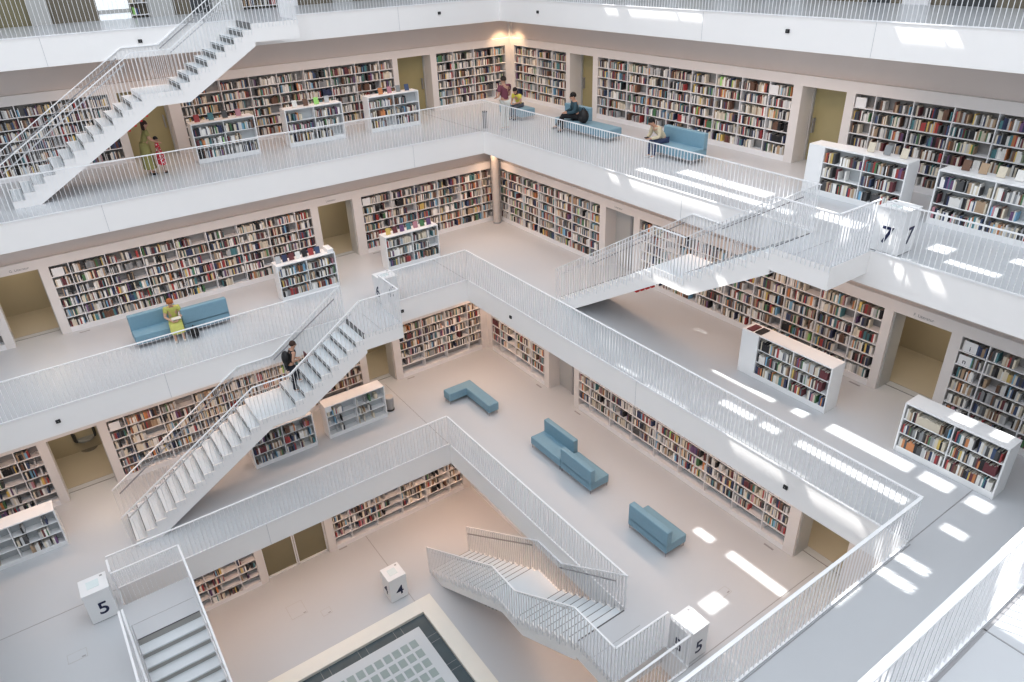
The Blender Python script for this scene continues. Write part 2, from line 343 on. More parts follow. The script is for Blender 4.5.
panel_wall('A', [(-.1, 1.30, 'w'), (1.30, 1.58, 'g'), (1.58, 1.94, 'b'), (1.94, 2.14, 'g'), (2.14, 2.49, 'b'), (2.49, 2.68, 'w'), (2.68, 3.01, 's'), (3.01, 3.27, 'g'), (3.27, 3.44, 'k'), (3.44, 3.59, 'b'), (3.59, 3.79, 'g'), (3.79, 3.93, 's'), (3.93, 4.17, 'W'), (4.17, 4.52, 'b'), (4.52, 4.66, 'g'), (4.66, 5.3, 'o'), (5.3, 6.6, 'g')])
panel_wall('B', [(-1.22, .1, 'w'), (.1, .45, 'b'), (.45, .55, 'g'), (.55, .95, 'b'), (.95, 1.1, 'g'), (1.1, 1.35, 'o'), (1.35, 1.52, 'b'), (1.52, 1.75, 'g'), (1.75, 1.98, 'b'), (1.98, 2.25, 's'), (2.25, 2.36, 'g'), (2.36, 2.85, 'b'), (2.85, 3.02, 'k'), (3.02, 3.12, 'b'), (3.12, 3.30, 'w'), (3.30, 3.42, 'b'), (3.42, 3.70, 'k'), (3.70, 4.2, 'b'), (4.2, 5.4, 'w')])

# ------------------------------------------------------------------ railings
RH = .2732
def bal_mesh(h, name='baluster', axis='u'):
    m = MB(); a, b = (.0047, BH[0]) if axis == 'u' else (BH[0], .0047)
    m.box((-a, -b, 0), (a, b, h)); return m
_bm = {}; BH = [.0105]
def baluster(parent, p, h, axis):
    key = (round(h, 2), axis, BH[0])
    if key not in _bm:
        mm = bal_mesh(key[0], axis=axis); me = bpy.data.meshes.new('baluster'); me.from_pydata([tuple(v) for v in mm.v], [], mm.f); me.materials.append(M['rail']); _bm[key] = me
    o = bpy.data.objects.new('baluster', _bm[key]); COL.objects.link(o); o.parent = parent; o.location = p - origin(parent); return o
def place_balusters(parent, pts, cap=100):
    """pts: list of (bottom point, height m, axis). nearest in-view 100 single, the rest one part"""
    vis = sorted([q for q in pts if in_view(q[0]) or in_view(q[0] + Vector((0, 0, q[1])))], key=lambda q: (q[0] - CAM).length)
    vs = set(id(q) for q in vis[:cap]); rest = [q for q in pts if id(q) not in vs]
    for q in vis[:cap]: baluster(parent, *q)
    if rest:
        m = MB()
        for p, h, ax in rest:
            a, b = (.0047, BH[0]) if ax == 'u' else (BH[0], .0047)
            m.box((p.x - a, p.y - b, p.z), (p.x + a, p.y + b, p.z + h))
        o = m.build('balusters', 'rail', parent, fix=False)
        if len(vis) > cap: o['kind'] = 'stuff'
SP = .0268
CORN = {'eighth level right railing along the top of the picture', 'seventh level right railing in front of the seated readers', 'sixth level long right railing running diagonally through the picture', 'sixth level near railing meeting the long one at a sharp corner', 'fifth level right railing along the blue sofas'}
def gallery_rail(label, u0, v0, u1, v1, Z, w=.05, pre=0.0):
    if label in CORN: pre = .03 - w / S * .5
    t = thing('railing', W(u0, v0, Z), label, 'railing', 'white gallery railings')
    dd_ = (W(u1, v1, 0) - W(u0, v0, 0)).normalized() * (pre * S)
    m = MB(); m.bar(W(u0, v0, Z + RH - .003) - dd_, W(u1, v1, Z + RH - .003) + dd_.normalized() * .02, w, .022); m.build('top_rail', 'rail', t)
    m = MB(); m.bar(W(u0, v0, Z + .004), W(u1, v1, Z + .004), .045, .03); m.build('bottom_rail', 'rail', t)
    L = math.hypot(u1 - u0, v1 - v0); n = max(1, int(L / SP)); ax = 'u' if abs(u1 - u0) > abs(v1 - v0) else 'v'
    pts = [(W(u0 + (u1 - u0) * i / n, v0 + (v1 - v0) * i / n, Z + .006), RH * S - .035, ax) for i in range(n + 1)]
    place_balusters(t, pts); return t
gallery_rail('eighth level left railing from the corner to the top of the upper stair', UE[8], VE[8], 3.03, VE[8], 4)
gallery_rail('eighth level left railing beyond the head of the upper stair', 3.405, VE[8], 5.6, VE[8], 4)
gallery_rail('eighth level right railing along the top of the picture', UE[8], VE[8] + .03, UE[8], 5.0, 4)
gallery_rail('seventh level left railing in front of three low bookcases', UE[7], VE[7], 6.0, VE[7], 3)
gallery_rail('seventh level right railing in front of the seated readers', UE[7], VE[7] + .03, UE[7], 3.853, 3)
gallery_rail('seventh level right railing beside the white cube marked 7', UE[7], 4.225, UE[7], C7, 3)
gallery_rail('seventh level near railing at the lower right picture corner', 2.9, C7, 4.95, C7, 3, .07)
gallery_rail('sixth level left railing between the corner and the stair landing', UE[6], VE[6], 3.10, VE[6], 2)
gallery_rail('sixth level left railing in front of the woman in yellow', 3.42, VE[6], 6.8, VE[6], 2)
gallery_rail('sixth level long right railing running diagonally through the picture', UE[6], VE[6] + .03, UE[6], C6, 2)
gallery_rail('sixth level near railing meeting the long one at a sharp corner', UE[6] + .03, C6, 4.6, C6, 2, .06)
gallery_rail('fifth level left railing above the glass double doors', UE[5], VE[5], D5, VE[5], 1)
gallery_rail('fifth level right railing along the blue sofas', UE[5], VE[5] + .03, UE[5], 3.908, 1)
gallery_rail('fifth level short railing between stair landing and right cube marked 5', UE[5], 4.25, UE[5], C5, 1)
gallery_rail('fifth level near railing beside the right cube marked 5', UE[5] + .02, C5, 4.6, C5, 1)
gallery_rail('fifth level tiny railing at the left cube marked 5', D5, VE[5] + .03, D5, 2.05, 1)
gallery_rail('fifth level far left railing beside the lower left stair', D5 + .012, 2.40, D5 + .012, 4.2, 1)

# ------------------------------------------------------------------ staircases
BH[0] = .016
RI, TR = 1 / 23, .0725
S1 = 13 * TR; S2 = S1 + .27; S3 = S2 + 8 * TR
def stairs(label, base, dr, ac, w, z0, land, blocks=None, light=False):
    du, dv = dr; au, av = ac
    def P(s, c, z): return W(base[0] + du * s + au * c, base[1] + dv * s + av * c, z0 + z)
    t = thing('staircase', P(0, w / 2, 0), label, 'staircase')
    along_u = abs(du) > .5
    th = .012
    # steps
    def step(s0, s1, zt):
        m = MB(); a = .012; b = w - .012
        def hb(sA, sB, zA, zB, mi): m.hexa([P(sA, a, zA), P(sB, a, zA), P(sB, b, zA), P(sA, b, zA), P(sA, a, zB), P(sB, a, zB), P(sB, b, zB), P(sA, b, zB)], mi)
        hb(s0 - .006, s1 - .0004, zt - .01, zt, 0); hb(s0, s0 + .004, zt - RI, zt - .01, 1); hb(s0 - .0062, s0 - .0012, zt - .003, zt + .0004, 0 if light else 2); m.build('step', ['tread', 'riserlight' if light else 'riser', 'nosingshade'], t)
    for i in range(13): step(i * TR, (i + 1) * TR, (i + 1) * RI)
    for j in range(8): step(S2 + j * TR, S2 + (j + 1) * TR, (15 + j) * RI)
    zm = 14 * RI
    def slabp(name, sA, sB, zA, zB, c0=.0, c1=None, mats=('white', 'tread')):
        c1 = w if c1 is None else c1; m = MB()
        m.hexa([P(sA, c0, zA), P(sB, c0, zA), P(sB, c1, zA), P(sA, c1, zA), P(sA, c0, zB), P(sB, c0, zB), P(sB, c1, zB), P(sA, c1, zB)], 0, 1); return m.build(name, list(mats), t)
    slabp('landing', S1 - .006, S2, zm - .03, zm, .012, w - .012)
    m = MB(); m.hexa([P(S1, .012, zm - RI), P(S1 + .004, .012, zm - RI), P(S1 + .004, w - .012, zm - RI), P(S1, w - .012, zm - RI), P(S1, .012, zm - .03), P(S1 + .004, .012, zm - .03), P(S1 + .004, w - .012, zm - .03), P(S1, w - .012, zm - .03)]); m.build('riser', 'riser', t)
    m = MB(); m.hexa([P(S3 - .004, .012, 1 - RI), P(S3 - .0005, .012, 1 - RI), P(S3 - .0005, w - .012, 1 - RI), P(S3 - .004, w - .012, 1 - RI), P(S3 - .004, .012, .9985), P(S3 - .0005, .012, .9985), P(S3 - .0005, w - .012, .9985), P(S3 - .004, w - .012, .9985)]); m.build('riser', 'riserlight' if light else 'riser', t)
    slabp('landing', S3, S3 + land, .873, 1.0, .0, w, ('fascia', 'floor'))
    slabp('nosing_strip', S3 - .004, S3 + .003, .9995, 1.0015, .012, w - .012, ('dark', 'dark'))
    slabp('joint_strip', S3 + .13, S3 + .132, 1.0, 1.001, .012, w - .012, ('grip', 'grip'))
    # side stringers: sawtooth top, straight soffit
    top = [(-.004, 0)]
    for i in range(13): top += [(i * TR - .004, (i + 1) * RI + .003), ((i + 1) * TR - .004, (i + 1) * RI + .003)]
    top += [(S1 - .004, zm + .003), (S2 - .004, zm + .003)]
    for j in range(8): top += [(S2 + j * TR - .004, (15 + j) * RI + .003), (S2 + (j + 1) * TR - .004, (15 + j) * RI + .003)]
    top += [(S3, 1.0)]
    bot = [(.152, 0), (1.025, .524), (1.255, .524), (S3 + .09, .893), (S3 + .09, 1.0)]
    bot[3] = (1.255 + (.895 - .524) / .6, .895)
    bot = [(.152, 0), (1.025, .524), (1.255, .524), (1.255 + (.895 - .524) / .6, .895), (1.255 + (.895 - .524) / .6, .9985)]
    def stringer(c0, c1):
        m = MB(); d = (P(0, c1, 0) - P(0, c0, 0))
        # build as strips so that concave outline stays clean
        xs = sorted(set(p for p in [p[0] for p in top] + [p[0] for p in bot] if p <= S3 + 1e-6))
        def tz(s_, side):
            # height of the stair top just right of s_
            if s_ < S1 - .004: return (int((s_ + .004 + 1e-6) / TR) + 1) * RI + .003
            if s_ < S2 - .004 - 1e-6: return zm + .003
            if s_ < S3 - .004 - 1e-6: return (15 + int((s_ - S2 + .004 + 1e-6) / TR)) * RI + .003
            return .9985
        def bz(s_):
            if s_ < .152: return 0
            if s_ < 1.025: return .6 * (s_ - .152)
            if s_ < 1.255: return .524
            return min(.895, .524 + .6 * (s_ - 1.255))
        for a, b in zip(xs[:-1], xs[1:]):
            if b - a < 1e-5: continue
            zt = tz(a + 1e-5, 0); m.prism([P(a, c0, bz(a)), P(b, c0, bz(b)), P(b, c0, zt), P(a, c0, zt)], d)
        return m.build('stringer', 'fascia', t)
    stringer(0, .012); stringer(w - .012, w)
    m = MB()
    pts = bot[:3] + [(S3, .524 + .6 * (S3 - 1.255))]
    for (s0, a0), (s1, a1) in zip(pts[:-1], pts[1:]):
        m.hexa([P(s0, .012, a0), P(s1, .012, a1), P(s1, w - .012, a1), P(s0, w - .012, a0), P(s0, .012, a0 + .01), P(s1, .012, a1 + .01), P(s1, w - .012, a1 + .01), P(s0, w - .012, a0 + .01)])
    m.build('soffit', 'white', t)
    # railings: polyline heights
    poly = [(-.04, .27), (.945, .885), (1.20, .885), (1.78, RH + 1), (S3 + land, RH + 1)]
    def rz(s_):
        for (a, za), (b, zb) in zip(poly[:-1], poly[1:]):
            if s_ <= b + 1e-6: return za + (zb - za) * (s_ - a) / (b - a)
        return poly[-1][1]
    def tops(s_):
        if s_ < 0: return 0
        if s_ < S1: return (int(s_ / TR + 1e-4) + 1) * RI
        if s_ < S2: return zm
        if s_ < S3: return (15 + int((s_ - S2) / TR + 1e-4)) * RI
        return 1.0
    for c, outer in ((.006, False), (w + .004, True)):
        send = S3 + land - .004 if outer else S3 - .01
        m = MB(); pl = [p for p in poly[:-1] if p[0] < send] + [(send, rz(send))]
        for a, b in zip(pl[:-1], pl[1:]): m.bar(P(a[0], c, a[1]), P(b[0], c, b[1]), .045, .024)
        if outer: m.bar(P(send, c, RH + 1), P(send, 0.0, RH + 1), .045, .024)
        r = m.build('railing', 'rail', t)
        bp = []; n = int((send + .035) / SP)
        for i in range(n + 1):
            s_ = -.035 + (send + .035) * i / n; zb = tops(s_)
            zb -= .03 if outer and s_ > TR else 0
            bp.append((P(s_, c, zb), max(.2, (rz(s_) - zb)) * S - .01, 'u' if along_u else 'v'))
        if outer:
            nn = int((w) / SP)
            for i in range(nn): bp.append((P(send, c - c * (i + 1) / (nn + 1), 1.0), RH * S - .01, 'v' if along_u else 'u'))
        place_balusters(r, bp, 100)
        ci = c + (.018 if not outer else -.018)
        m = MB(); m.bar(P(.0, ci, .27 - .035), P(.90, ci, .857 - .035), .03, .03); m.bar(P(1.2, ci, .86), P(1.72, ci, 1.19), .026, .026); m.build('handrail', 'gripw' if outer else 'grip', r)
    # red and white warning blocks beneath the upper part of the first flight
    for q in range(4 if blocks else 0):
        s_ = .80 + q * .045; z_ = .6 * (s_ - .152)
        m = MB(); m.box(P(s_, w - .03, z_ - .006), P(s_ + .017, w - .001, z_ + .004)); m.build('warning_block', blocks, t)
    return t
stairs('white staircase rising from fifth to sixth level with a woman climbing it', (5.2075, VE[6]), (-1, 0), (0, 1), .343, 1, .305)
stairs('white staircase at upper left rising from seventh to eighth level', (5.1925, VE[8]), (-1, 0), (0, 1), .375, 3, .345, 'red')
stairs('white staircase leading from sixth level up to the cube marked 7', (UE[7], 2.0605), (0, 1), (1, 0), .345, 2, .345, 'red')
stairs('white staircase rising from the ground floor beside the glass platform', (UE[5], 2.122), (0, 1), (1, 0), .378, 0, .318, 'grey')
stairs('white staircase at lower left descending beside the left cube marked 5', (D5, 2.39 + S3), (0, -1), (-1, 0), .378, 0, .325, None, True)

# ------------------------------------------------------------------ low bookcases
def low_case(label, side, a0, a1, front, Z, facing, blank=0.0, rngseed=1, empty=.1, sparse=.15, H=.305, dep=.122, key=None, end_block=False, rows=3):
    """side 'B': runs along v, faces +u; side 'A': runs along u (left end = high u), faces +v"""
    r_ = random.Random(rngseed)
    if side == 'B':
        def P(a, d, z): return W(front - d, a, Z + z)
        along, out = Vector((0, 1, 0)), Vector((1, 0, 0))
    else:
        def P(a, d, z): return W(a1 + a0 - a, front - d, Z + z)     # a measured from left
        along, out = Vector((-1, 0, 0)), Vector((0, 1, 0))
    t = thing('low_bookcase', P((a0 + a1) / 2, dep / 2, 0), label, 'bookcase', 'low free-standing bookcases')
    th = .008; bz = .035
    def bx(name, A, B, d0, d1, z0, z1, mt='lacquer'):
        m = MB(); m.box(P(A, d0, z0), P(B, d1, z1)); return m.build(name, mt, t, bevel=.004, seg=1)
    bx('top_board', a0, a1, 0, dep, H - .009, H); bx('side_panel', a0, a0 + .009, 0, dep, 0, H - .009); bx('side_panel', a1 - .009, a1, 0, dep, 0, H - .009)
    bx('plinth', a0 + .009, a1 - .009, .004, dep - .004, 0, bz); bx('back_panel', a0 + .009, a1 - .009, dep * .5, dep * .5 + .006, bz, H - .009, 'caseback')
    b0 = a0 + .009
    if blank: bx('cabinet_panel', a0 + .009, a0 + blank, 0, dep * .5, bz, H - .009); b0 = a0 + blank
    b1 = a1 - .009; mid = (b0 + b1) / 2
    bx('divider', mid - .003, mid + .003, 0, dep * .5, bz, H - .009)
    rh = (H - .009 - bz) / rows
    names = ['bottom', 'middle', 'top'] if rows == 3 else ['bottom', 'top']
    recs = {}
    for r in range(rows):
        if r: bx('shelf', b0, b1, .002, dep * .5, bz + r * rh - .005, bz + r * rh)
        for h_, (x0, x1) in enumerate(((b0, mid - .003), (mid + .003, b1))):
            z = bz + r * rh
            rec = fill_row(P(x0, .006, z), along, out, (x1 - x0) * S, (rh - .005) * S, r_, empty, None, .2, sparse)
            recs[(names[r], 'left' if h_ == 0 else 'right')] = rec
    LOW.append((key, recs)); return t
LOW = []
low_case('low white bookcase nearest the viewer at right, sunlit on top', 'B', 4.596, 5.10, 1.731, 2, '', rngseed=3, key='the nearest low bookcase', empty=.05, sparse=.12)
low_case('low white bookcase with blank end panel beside the sixth level railing', 'B', 3.549, 4.175, 1.725, 2, '', blank=.125, rngseed=4, key='the blank-ended sixth level low bookcase', empty=.05, sparse=.1)
low_case('low white bookcase right of the cube marked 7', 'B', 4.16, 4.75, 1.05, 3, '', rngseed=5, key='the low bookcase right of cube 7', empty=.1, sparse=.15)
low_case('low white bookcase with blank end panel behind the cube marked 7', 'B', 3.37, 4.0, 1.06, 3, '', blank=.11, rngseed=6, key='the low bookcase behind cube 7', empty=.1, sparse=.15)
low_case('low white bookcase in front of the sixth level tan doorway', 'A', 3.205, 3.69, .665, 2, '', rngseed=7, key='low A6a')
low_case('low white bookcase on sixth level topped with colourful display books', 'A', 2.232, 2.745, .65, 2, '', rngseed=8, key='low A6b')
low_case('low fifth level bookcase, bottom shelf empty, beside the round bin', 'A', 3.19, 3.705, 1.255, 1, '', rngseed=9, key='low A5a', empty=1.2, sparse=.8)
low_case('low fifth level bookcase partly under the staircase', 'A', 3.815, 4.31, 1.27, 1, '', rngseed=10, key='low A5b', empty=.5, sparse=.3)
low_case('low fifth level bookcase cut by the left picture edge', 'A', 5.59, 6.12, 1.27, 1, '', rngseed=11, key='low A5c', empty=1.0, sparse=.7)
low_case('low seventh level bookcase nearest the woman and child', 'A', 3.42, 3.915, -.075, 3, '', rngseed=12, key='low A7a')
low_case('low seventh level bookcase, middle of three on the left', 'A', 2.658, 3.165, -.09, 3, '', rngseed=13, key='low A7b')
low_case('low seventh level bookcase closest to the lit corner', 'A', 1.905, 2.41, -.10, 3, '', rngseed=14, key='low A7c')

# ------------------------------------------------------------------ books
_bookmesh = {}
def book_mesh(cn):
    if cn in _bookmesh: return _bookmesh[cn]
    m = MB()   # unit book: x thickness, y depth (0 = spine, negative = inwards), z height
    c = .09
    m.box((0, -1, 0), (c, 0, 1), 0); m.box((1 - c, -1, 0), (1, 0, 1), 0); m.box((c, -.06, 0), (1 - c, 0, 1), 0); m.box((c, -.96, .02), (1 - c, -.06, .975), 1)
    me = bpy.data.meshes.new('book'); me.from_pydata([tuple(v) for v in m.v], [], m.f)
    me.materials.append(M['bk_' + cn]); me.materials.append(M['page'])
    for p, i in zip(me.polygons, m.m): p.material_index = i
    _bookmesh[cn] = me; return me
ORD = ['', '1st', '2nd', '3rd'] + ['%dth' % i for i in range(4, 60)]
cnt = 0
def single_book(r, label, group, name='book'):
    p, al, ou, w, h, d, cn, _ = r
    o = bpy.data.objects.new(name, book_mesh(cn)); COL.objects.link(o)
    o.matrix_world = Matrix(((al.x, ou.x, 0, p.x), (al.y, ou.y, 0, p.y), (0, 0, 1, p.z), (0, 0, 0, 1))) @ Matrix.Diagonal((w, d, h, 1))
    tag(o, label, 'book', group); return o
for key, recs in LOW:
    for (row, half), rec in recs.items():
        if key.startswith('the ') and cnt + len(rec) <= 300:
            for i, r in enumerate(rec):
                single_book(r, '%s book, %s from left, %s-%s shelf of %s' % (r[6], ORD[i + 1], row, half, key), 'books on ' + key); cnt += 1
        else: BOOKS.extend(rec)
print('single books', cnt, 'mass', len(BOOKS))
vs, fs, cs = [], [], []
for p, al, ou, w, h, d, cn, _ in BOOKS:
    col = PAL[cn]; j = random.uniform(.8, 1.2); col = tuple(min(1, c * j) for c in col)
    a = al * w; b = -ou * d; c = Vector((0, 0, h)); n = len(vs)
    if not in_view(p, 60): continue
    vs += [tuple(q) for q in (p, p + a, p + a + b, p + b, p + c, p + a + c, p + a + b + c, p + b + c)]
    fs += [(n, n + 1, n + 5, n + 4), (n + 1, n + 2, n + 6, n + 5), (n + 3, n, n + 4, n + 7), (n + 4, n + 5, n + 6, n + 7)]
    pg = (.5, .47, .42)
    cs += [col, col, col, tuple((x * .4 + y * .6) for x, y in zip(col, pg))]
me = bpy.data.meshes.new('books'); me.from_pydata(vs, [], fs); me.materials.append(M['spines'])
at = me.color_attributes.new('col', 'FLOAT_COLOR', 'CORNER')
li = 0
buf = []
for f, c in zip(fs, cs): buf += [*c, 1.0] * 4
at.data.foreach_set('color', buf)
o = bpy.data.objects.new('books', me); COL.objects.link(o)
tag(o, 'thousands of mixed book spines filling the built-in wall shelves on every level', 'books', kind='stuff')

# display books on top of the low cases and cards in the shelves
def display(u, v, z, cn, face, label, w=.17, h=.23, name='display_book', cat='book', grp=None):
    """upright leaning book facing 'A' (+v) or 'B' (+u)"""
    t = MB(); ou = Vector((0, 1, 0)) if face == 'A' else Vector((1, 0, 0)); al = Vector((-1, 0, 0)) if face == 'A' else Vector((0, 1, 0))
    up = (Vector((0, 0, 1)) - ou * .25).normalized(); p = W(u, v, z); nn = al.cross(up).normalized() * .025
    a = al * w; c = up * h
    q = p - a / 2
    t.hexa([q, q + a, q + a + nn, q + nn, q + c, q + a + c, q + a + c + nn, q + c + nn])
    o = t.build(name, 'bk_' + cn); o.location = (0, 0, 0)
    tag(o, label, cat, grp); return o
def drow(side, a0, a1, fixed, z, cols, lab, grp):
    n = len(cols)
    for i, c in enumerate(cols):
        a = a0 + (a1 - a0) * (i + .5) / n
        l = '%s display book, %s from left on %s' % (c, ORD[i + 1], lab)
        if side == 'A': display(a0 + a1 - a, fixed, z, c, 'A', l, grp=grp)
        else: display(fixed, a, z, c, 'B', l, grp=grp)
drow('A', 2.26, 2.72, .60, 2.307, ['yellow', 'maroon', 'purple', 'teal', 'pink', 'green', 'purple'], 'the case with colourful display', 'display books')
drow('A', 3.30, 3.68, .61, 2.307, ['pale grey', 'navy', 'maroon', 'white', 'black', 'red', 'dark blue'], 'the case before the tan doorway', 'display books')
drow('A', 3.47, 3.90, -.13, 3.307, ['red', 'teal', 'dark grey', 'pink'], 'the low case nearest the child', 'display books')
drow('A', 2.72, 3.10, -.14, 3.307, ['white', 'brown', 'light green', 'pale grey'], 'the middle seventh level low case', 'display books')
drow('A', 1.95, 2.30, -.15, 3.307, ['orange', 'pink', 'grey', 'dark blue'], 'the low case closest to the lit corner', 'display books')
drow('B', 3.68, 3.98, .99, 3.307, ['cream', 'grey', 'cream'], 'the low case behind cube 7', 'display books')
drow('B', 4.22, 4.66, .98, 3.307, ['brown', 'tan', 'cream', 'white', 'pink'], 'the low case right of cube 7', 'display books')
# white cabinet block and flat books on tops
m = MB(); m.ubox(3.212, .55, 2.305, 3.262, .66, 2.335); tag(m.build('storage_box', 'lacquer', bevel=.005), 'white box on the right end of the low case by the doorway', 'box')
for i, (vv, c) in enumerate(((3.575, 'maroon'), (3.635, 'black'))):
    m = MB(); m.box(W(1.63, vv, 2.3052), W(1.715, vv + .045, 2.311)); tag(m.build('magazine', 'bk_' + c), ['maroon magazine lying flat on the blank end of a low bookcase', 'black magazine lying flat beside the maroon one'][i], 'magazine')
def card(u, v, z, face, txt, label, w=.22, h=.24):
    ou = Vector((0, 1, 0)) if face == 'A' else Vector((1, 0, 0)); al = Vector((-1, 0, 0)) if face == 'A' else Vector((0, 1, 0)); p = W(u, v, z)
    t = thing('sign_card', p, label, 'sign', 'white section cards')
    m = MB(); a = al * w; m.hexa([p, p + a, p + a - ou * .01, p - ou * .01, p + Vector((0, 0, h)), p + a + Vector((0, 0, h)), p + a - ou * .01 + Vector((0, 0, h)), p - ou * .01 + Vector((0, 0, h))]); m.build('card', 'lacquer', t)
    if txt: text('letter', txt, p + a * .5 + Vector((0, 0, .04)) + ou * .002, al, .17, t)
def text(name, s_, p, al, size, parent, mt='ink', bold=.0, up=Vector((0, 0, 1)), align='CENTER'):
    c = bpy.data.curves.new(name, 'FONT'); c.body = s_; c.size = size; c.align_x = align; c.extrude = .001; c.offset = bold
    tmp = bpy.data.objects.new('tmp', c); COL.objects.link(tmp); bpy.context.view_layer.update()
    me = bpy.data.meshes.new_from_object(tmp.evaluated_get(bpy.context.evaluated_depsgraph_get())); bpy.data.objects.remove(tmp); bpy.data.curves.remove(c)
    me.materials.clear(); me.materials.append(M[mt]); me.name = name
    o = bpy.data.objects.new(name, me); COL.objects.link(o); o.parent = parent
    n = al.cross(up)
    o.matrix_local = Matrix(((al.x, up.x, n.x, 0), (al.y, up.y, n.y, 0), (al.z, up.z, n.z, 0), (0, 0, 0, 1)))
    o.location = p - origin(parent); return o
RW = (SH - .04) / 6
card(UW[6] - .006, 4.61, 2.04 + 5 * RW, 'B', 'i', 'white card with black letter i on the right wall top shelf', .27, .26)
card(UW[6] - .006, 4.60, 2.04 + 4 * RW, 'B', 'n', 'white card with small letter n below the letter i card', .27, .24)
card(5.125, VW[6] - .006, 2.04 + 5 * RW, 'A', None, 'blank white card in the shelf right of the left tan doorway', .3, .25)
card(2.69, VW[6] - .006, 2.04 + 5 * RW, 'A', None, 'blank white card in the shelf beside the middle tan doorway', .3, .25)
card(5.13, VW[5] - .006, 1.04 + 5 * RW, 'A', None, 'blank white card in the fifth level shelf beside the doorway', .3, .25)
card(UW[7] - .006, 2.66, 3.04 + 5 * RW, 'B', None, 'blank white card near the right end of the long seventh level bookcase', .3, .25)
card(UW[7] - .006, 3.325, 3.04 + 5 * RW, 'B', None, 'blank white card in the bookcase behind the low cases', .3, .25)
card(3.695, .65, 2.25, 'A', None, 'blank white card in the low case by the doorway', .2, .2)
card(3.70, 1.25, 1.25, 'A', None, 'blank white card in the half empty fifth level low case', .2, .2)
def wall_text(s_, u, v, z, face, label):
    al = Vector((-1, 0, 0)) if face == 'A' else Vector((0, 1, 0)); ou = Vector((0, 1, 0)) if face == 'A' else Vector((1, 0, 0))
    t = thing('wall_sign', W(u, v, z), label, 'sign', 'door signs'); text('lettering', s_, W(u, v, z) + ou * .003, al, .105, t, 'grey')
wall_text('F. Literatur', UW[6], 4.375, 2.548, 'B', 'small grey door sign F. Literatur above the right tan doorway')
wall_text('G. Literatur', 5.31, VW[6], 2.548, 'A', 'small grey lettering above the left tan doorway')
wall_text('Literatur', 2.98, VW[6], 2.552, 'A', 'small grey lettering above the middle tan doorway')
wall_text('Literatur', UW[6], 1.90, 2.55, 'B', 'small grey lettering above the doorway with grey panels')

# ------------------------------------------------------------------ info cubes
def info_cube(n, u0, v0, w, Z, h, label, screen=True):
    t = thing('info_cube', W(u0 + w / 2, v0 + w / 2, Z), label, 'information cube', 'white numbered cubes')
    m = MB(); m.ubox(u0, v0, Z + .004, u0 + w, v0 + w, Z + h - .006); m.build('body', 'cabinet', t, bevel=.006)
    m = MB(); m.ubox(u0 + .004, v0 + .004, Z, u0 + w - .004, v0 + w - .004, Z + .004); m.build('base', 'dark', t)
    m = MB(); m.ubox(u0 - .002, v0 - .002, Z + h - .006, u0 + w + .002, v0 + w + .002, Z + h); m.build('top_plate', 'lacquer', t, bevel=.004)
    m = MB(); m.ubox(u0 + w * .3, v0 + w * .25, Z + h, u0 + w * .75, v0 + w * .7, Z + h + .0012); m.build('screen', 'screen', t)
    m = MB(); m.ubox(u0 + w * .12, v0 + w * .1, Z + h, u0 + w * .22, v0 + w * .18, Z + h + .0015); m.build('key_slot', 'grip', t)
    if n:
        text('numeral', n, W(u0 + w * .44, v0 + w, Z + .055) + Vector((0, .006, 0)), Vector((-1, 0, 0)), .52, t, 'ink', .006)
        text('numeral', n, W(u0 + w, v0 + w * .5, Z + .055) + Vector((.006, 0, 0)), Vector((0, 1, 0)), .52, t, 'ink', .006)
info_cube('5', 5.416, 1.972, .145, 1, .23, 'white cube marked 5 at the left of the picture')
info_cube('5', 2.83, 4.243, .145, 1, .235, 'white cube marked 5 at the lower right, sunlit top')
info_cube('4', 3.612, 2.045, .145, 0, .235, 'white cube marked 4 beside the cream platform')
info_cube('7', 1.487, 4.18, .145, 3, .235, 'white cube marked 7 behind the railing at upper right')
info_cube('6', 2.945, 1.09, .145, 2, .22, 'white cube at the sixth level landing, number turned away')

# ------------------------------------------------------------------ glass platform
t = thing('glass_floor_platform', W(4.184, 3.15, 0), 'cream framed square platform with glass tiles set in the ground floor', 'platform')
b = .125
m = MB()
for (a, c, d, e) in [(PU0, PV0, PU1, PV0 + b), (PU0, PV1 - b, PU1, PV1), (PU0, PV0 + b, PU0 + b, PV1 - b), (PU1 - b, PV0 + b, PU1, PV1 - b)]: m.ubox(a, c, -.06, d, e, .004)
m.build('stone_border', 'cream', t)
m = MB(); m.ubox(PU0 + b, PV0 + b, -.06, PU1 - b, PV1 - b, -.022); m.build('slate_channel', 'slate', t)
m = MB()
for i in range(1, 6):
    for q in (PU0 + b + i * .285 - .08, PU0 + b + i * .285 - .02): m.ubox(q, PV0 + b, -.022, q + .003, PV1 - b, -.0212)
    for q in (PV0 + b + i * .285 - .08, PV0 + b + i * .285 - .02): m.ubox(PU0 + b, q, -.022, PU1 - b, q + .003, -.0212)
m.build('tile_joints', 'grey', t)
g0u, g0v, g1u, g1v = 3.693, 2.50, 2 * 4.184 - 3.693, 2 * 3.15 - 2.50
m = MB(); m.ubox(g0u, g0v, -.022, g1u, g1v, -.002); m.build('glass_plate', 'glassplate', t, bevel=.005)
m = MB(); n = 12; pit = (g1u - g0u - .14) / n; pv = (g1v - g0v - .14) / n
for i in range(n):
    for j in range(n): m.ubox(g0u + .07 + i * pit + pit * .12, g0v + .07 + j * pv + pv * .15, -.002, g0u + .07 + (i + 1) * pit - pit * .12, g0v + .07 + (j + 1) * pv - pv * .15, -.0008)
m.build('glass_tiles', 'glasstile', t)

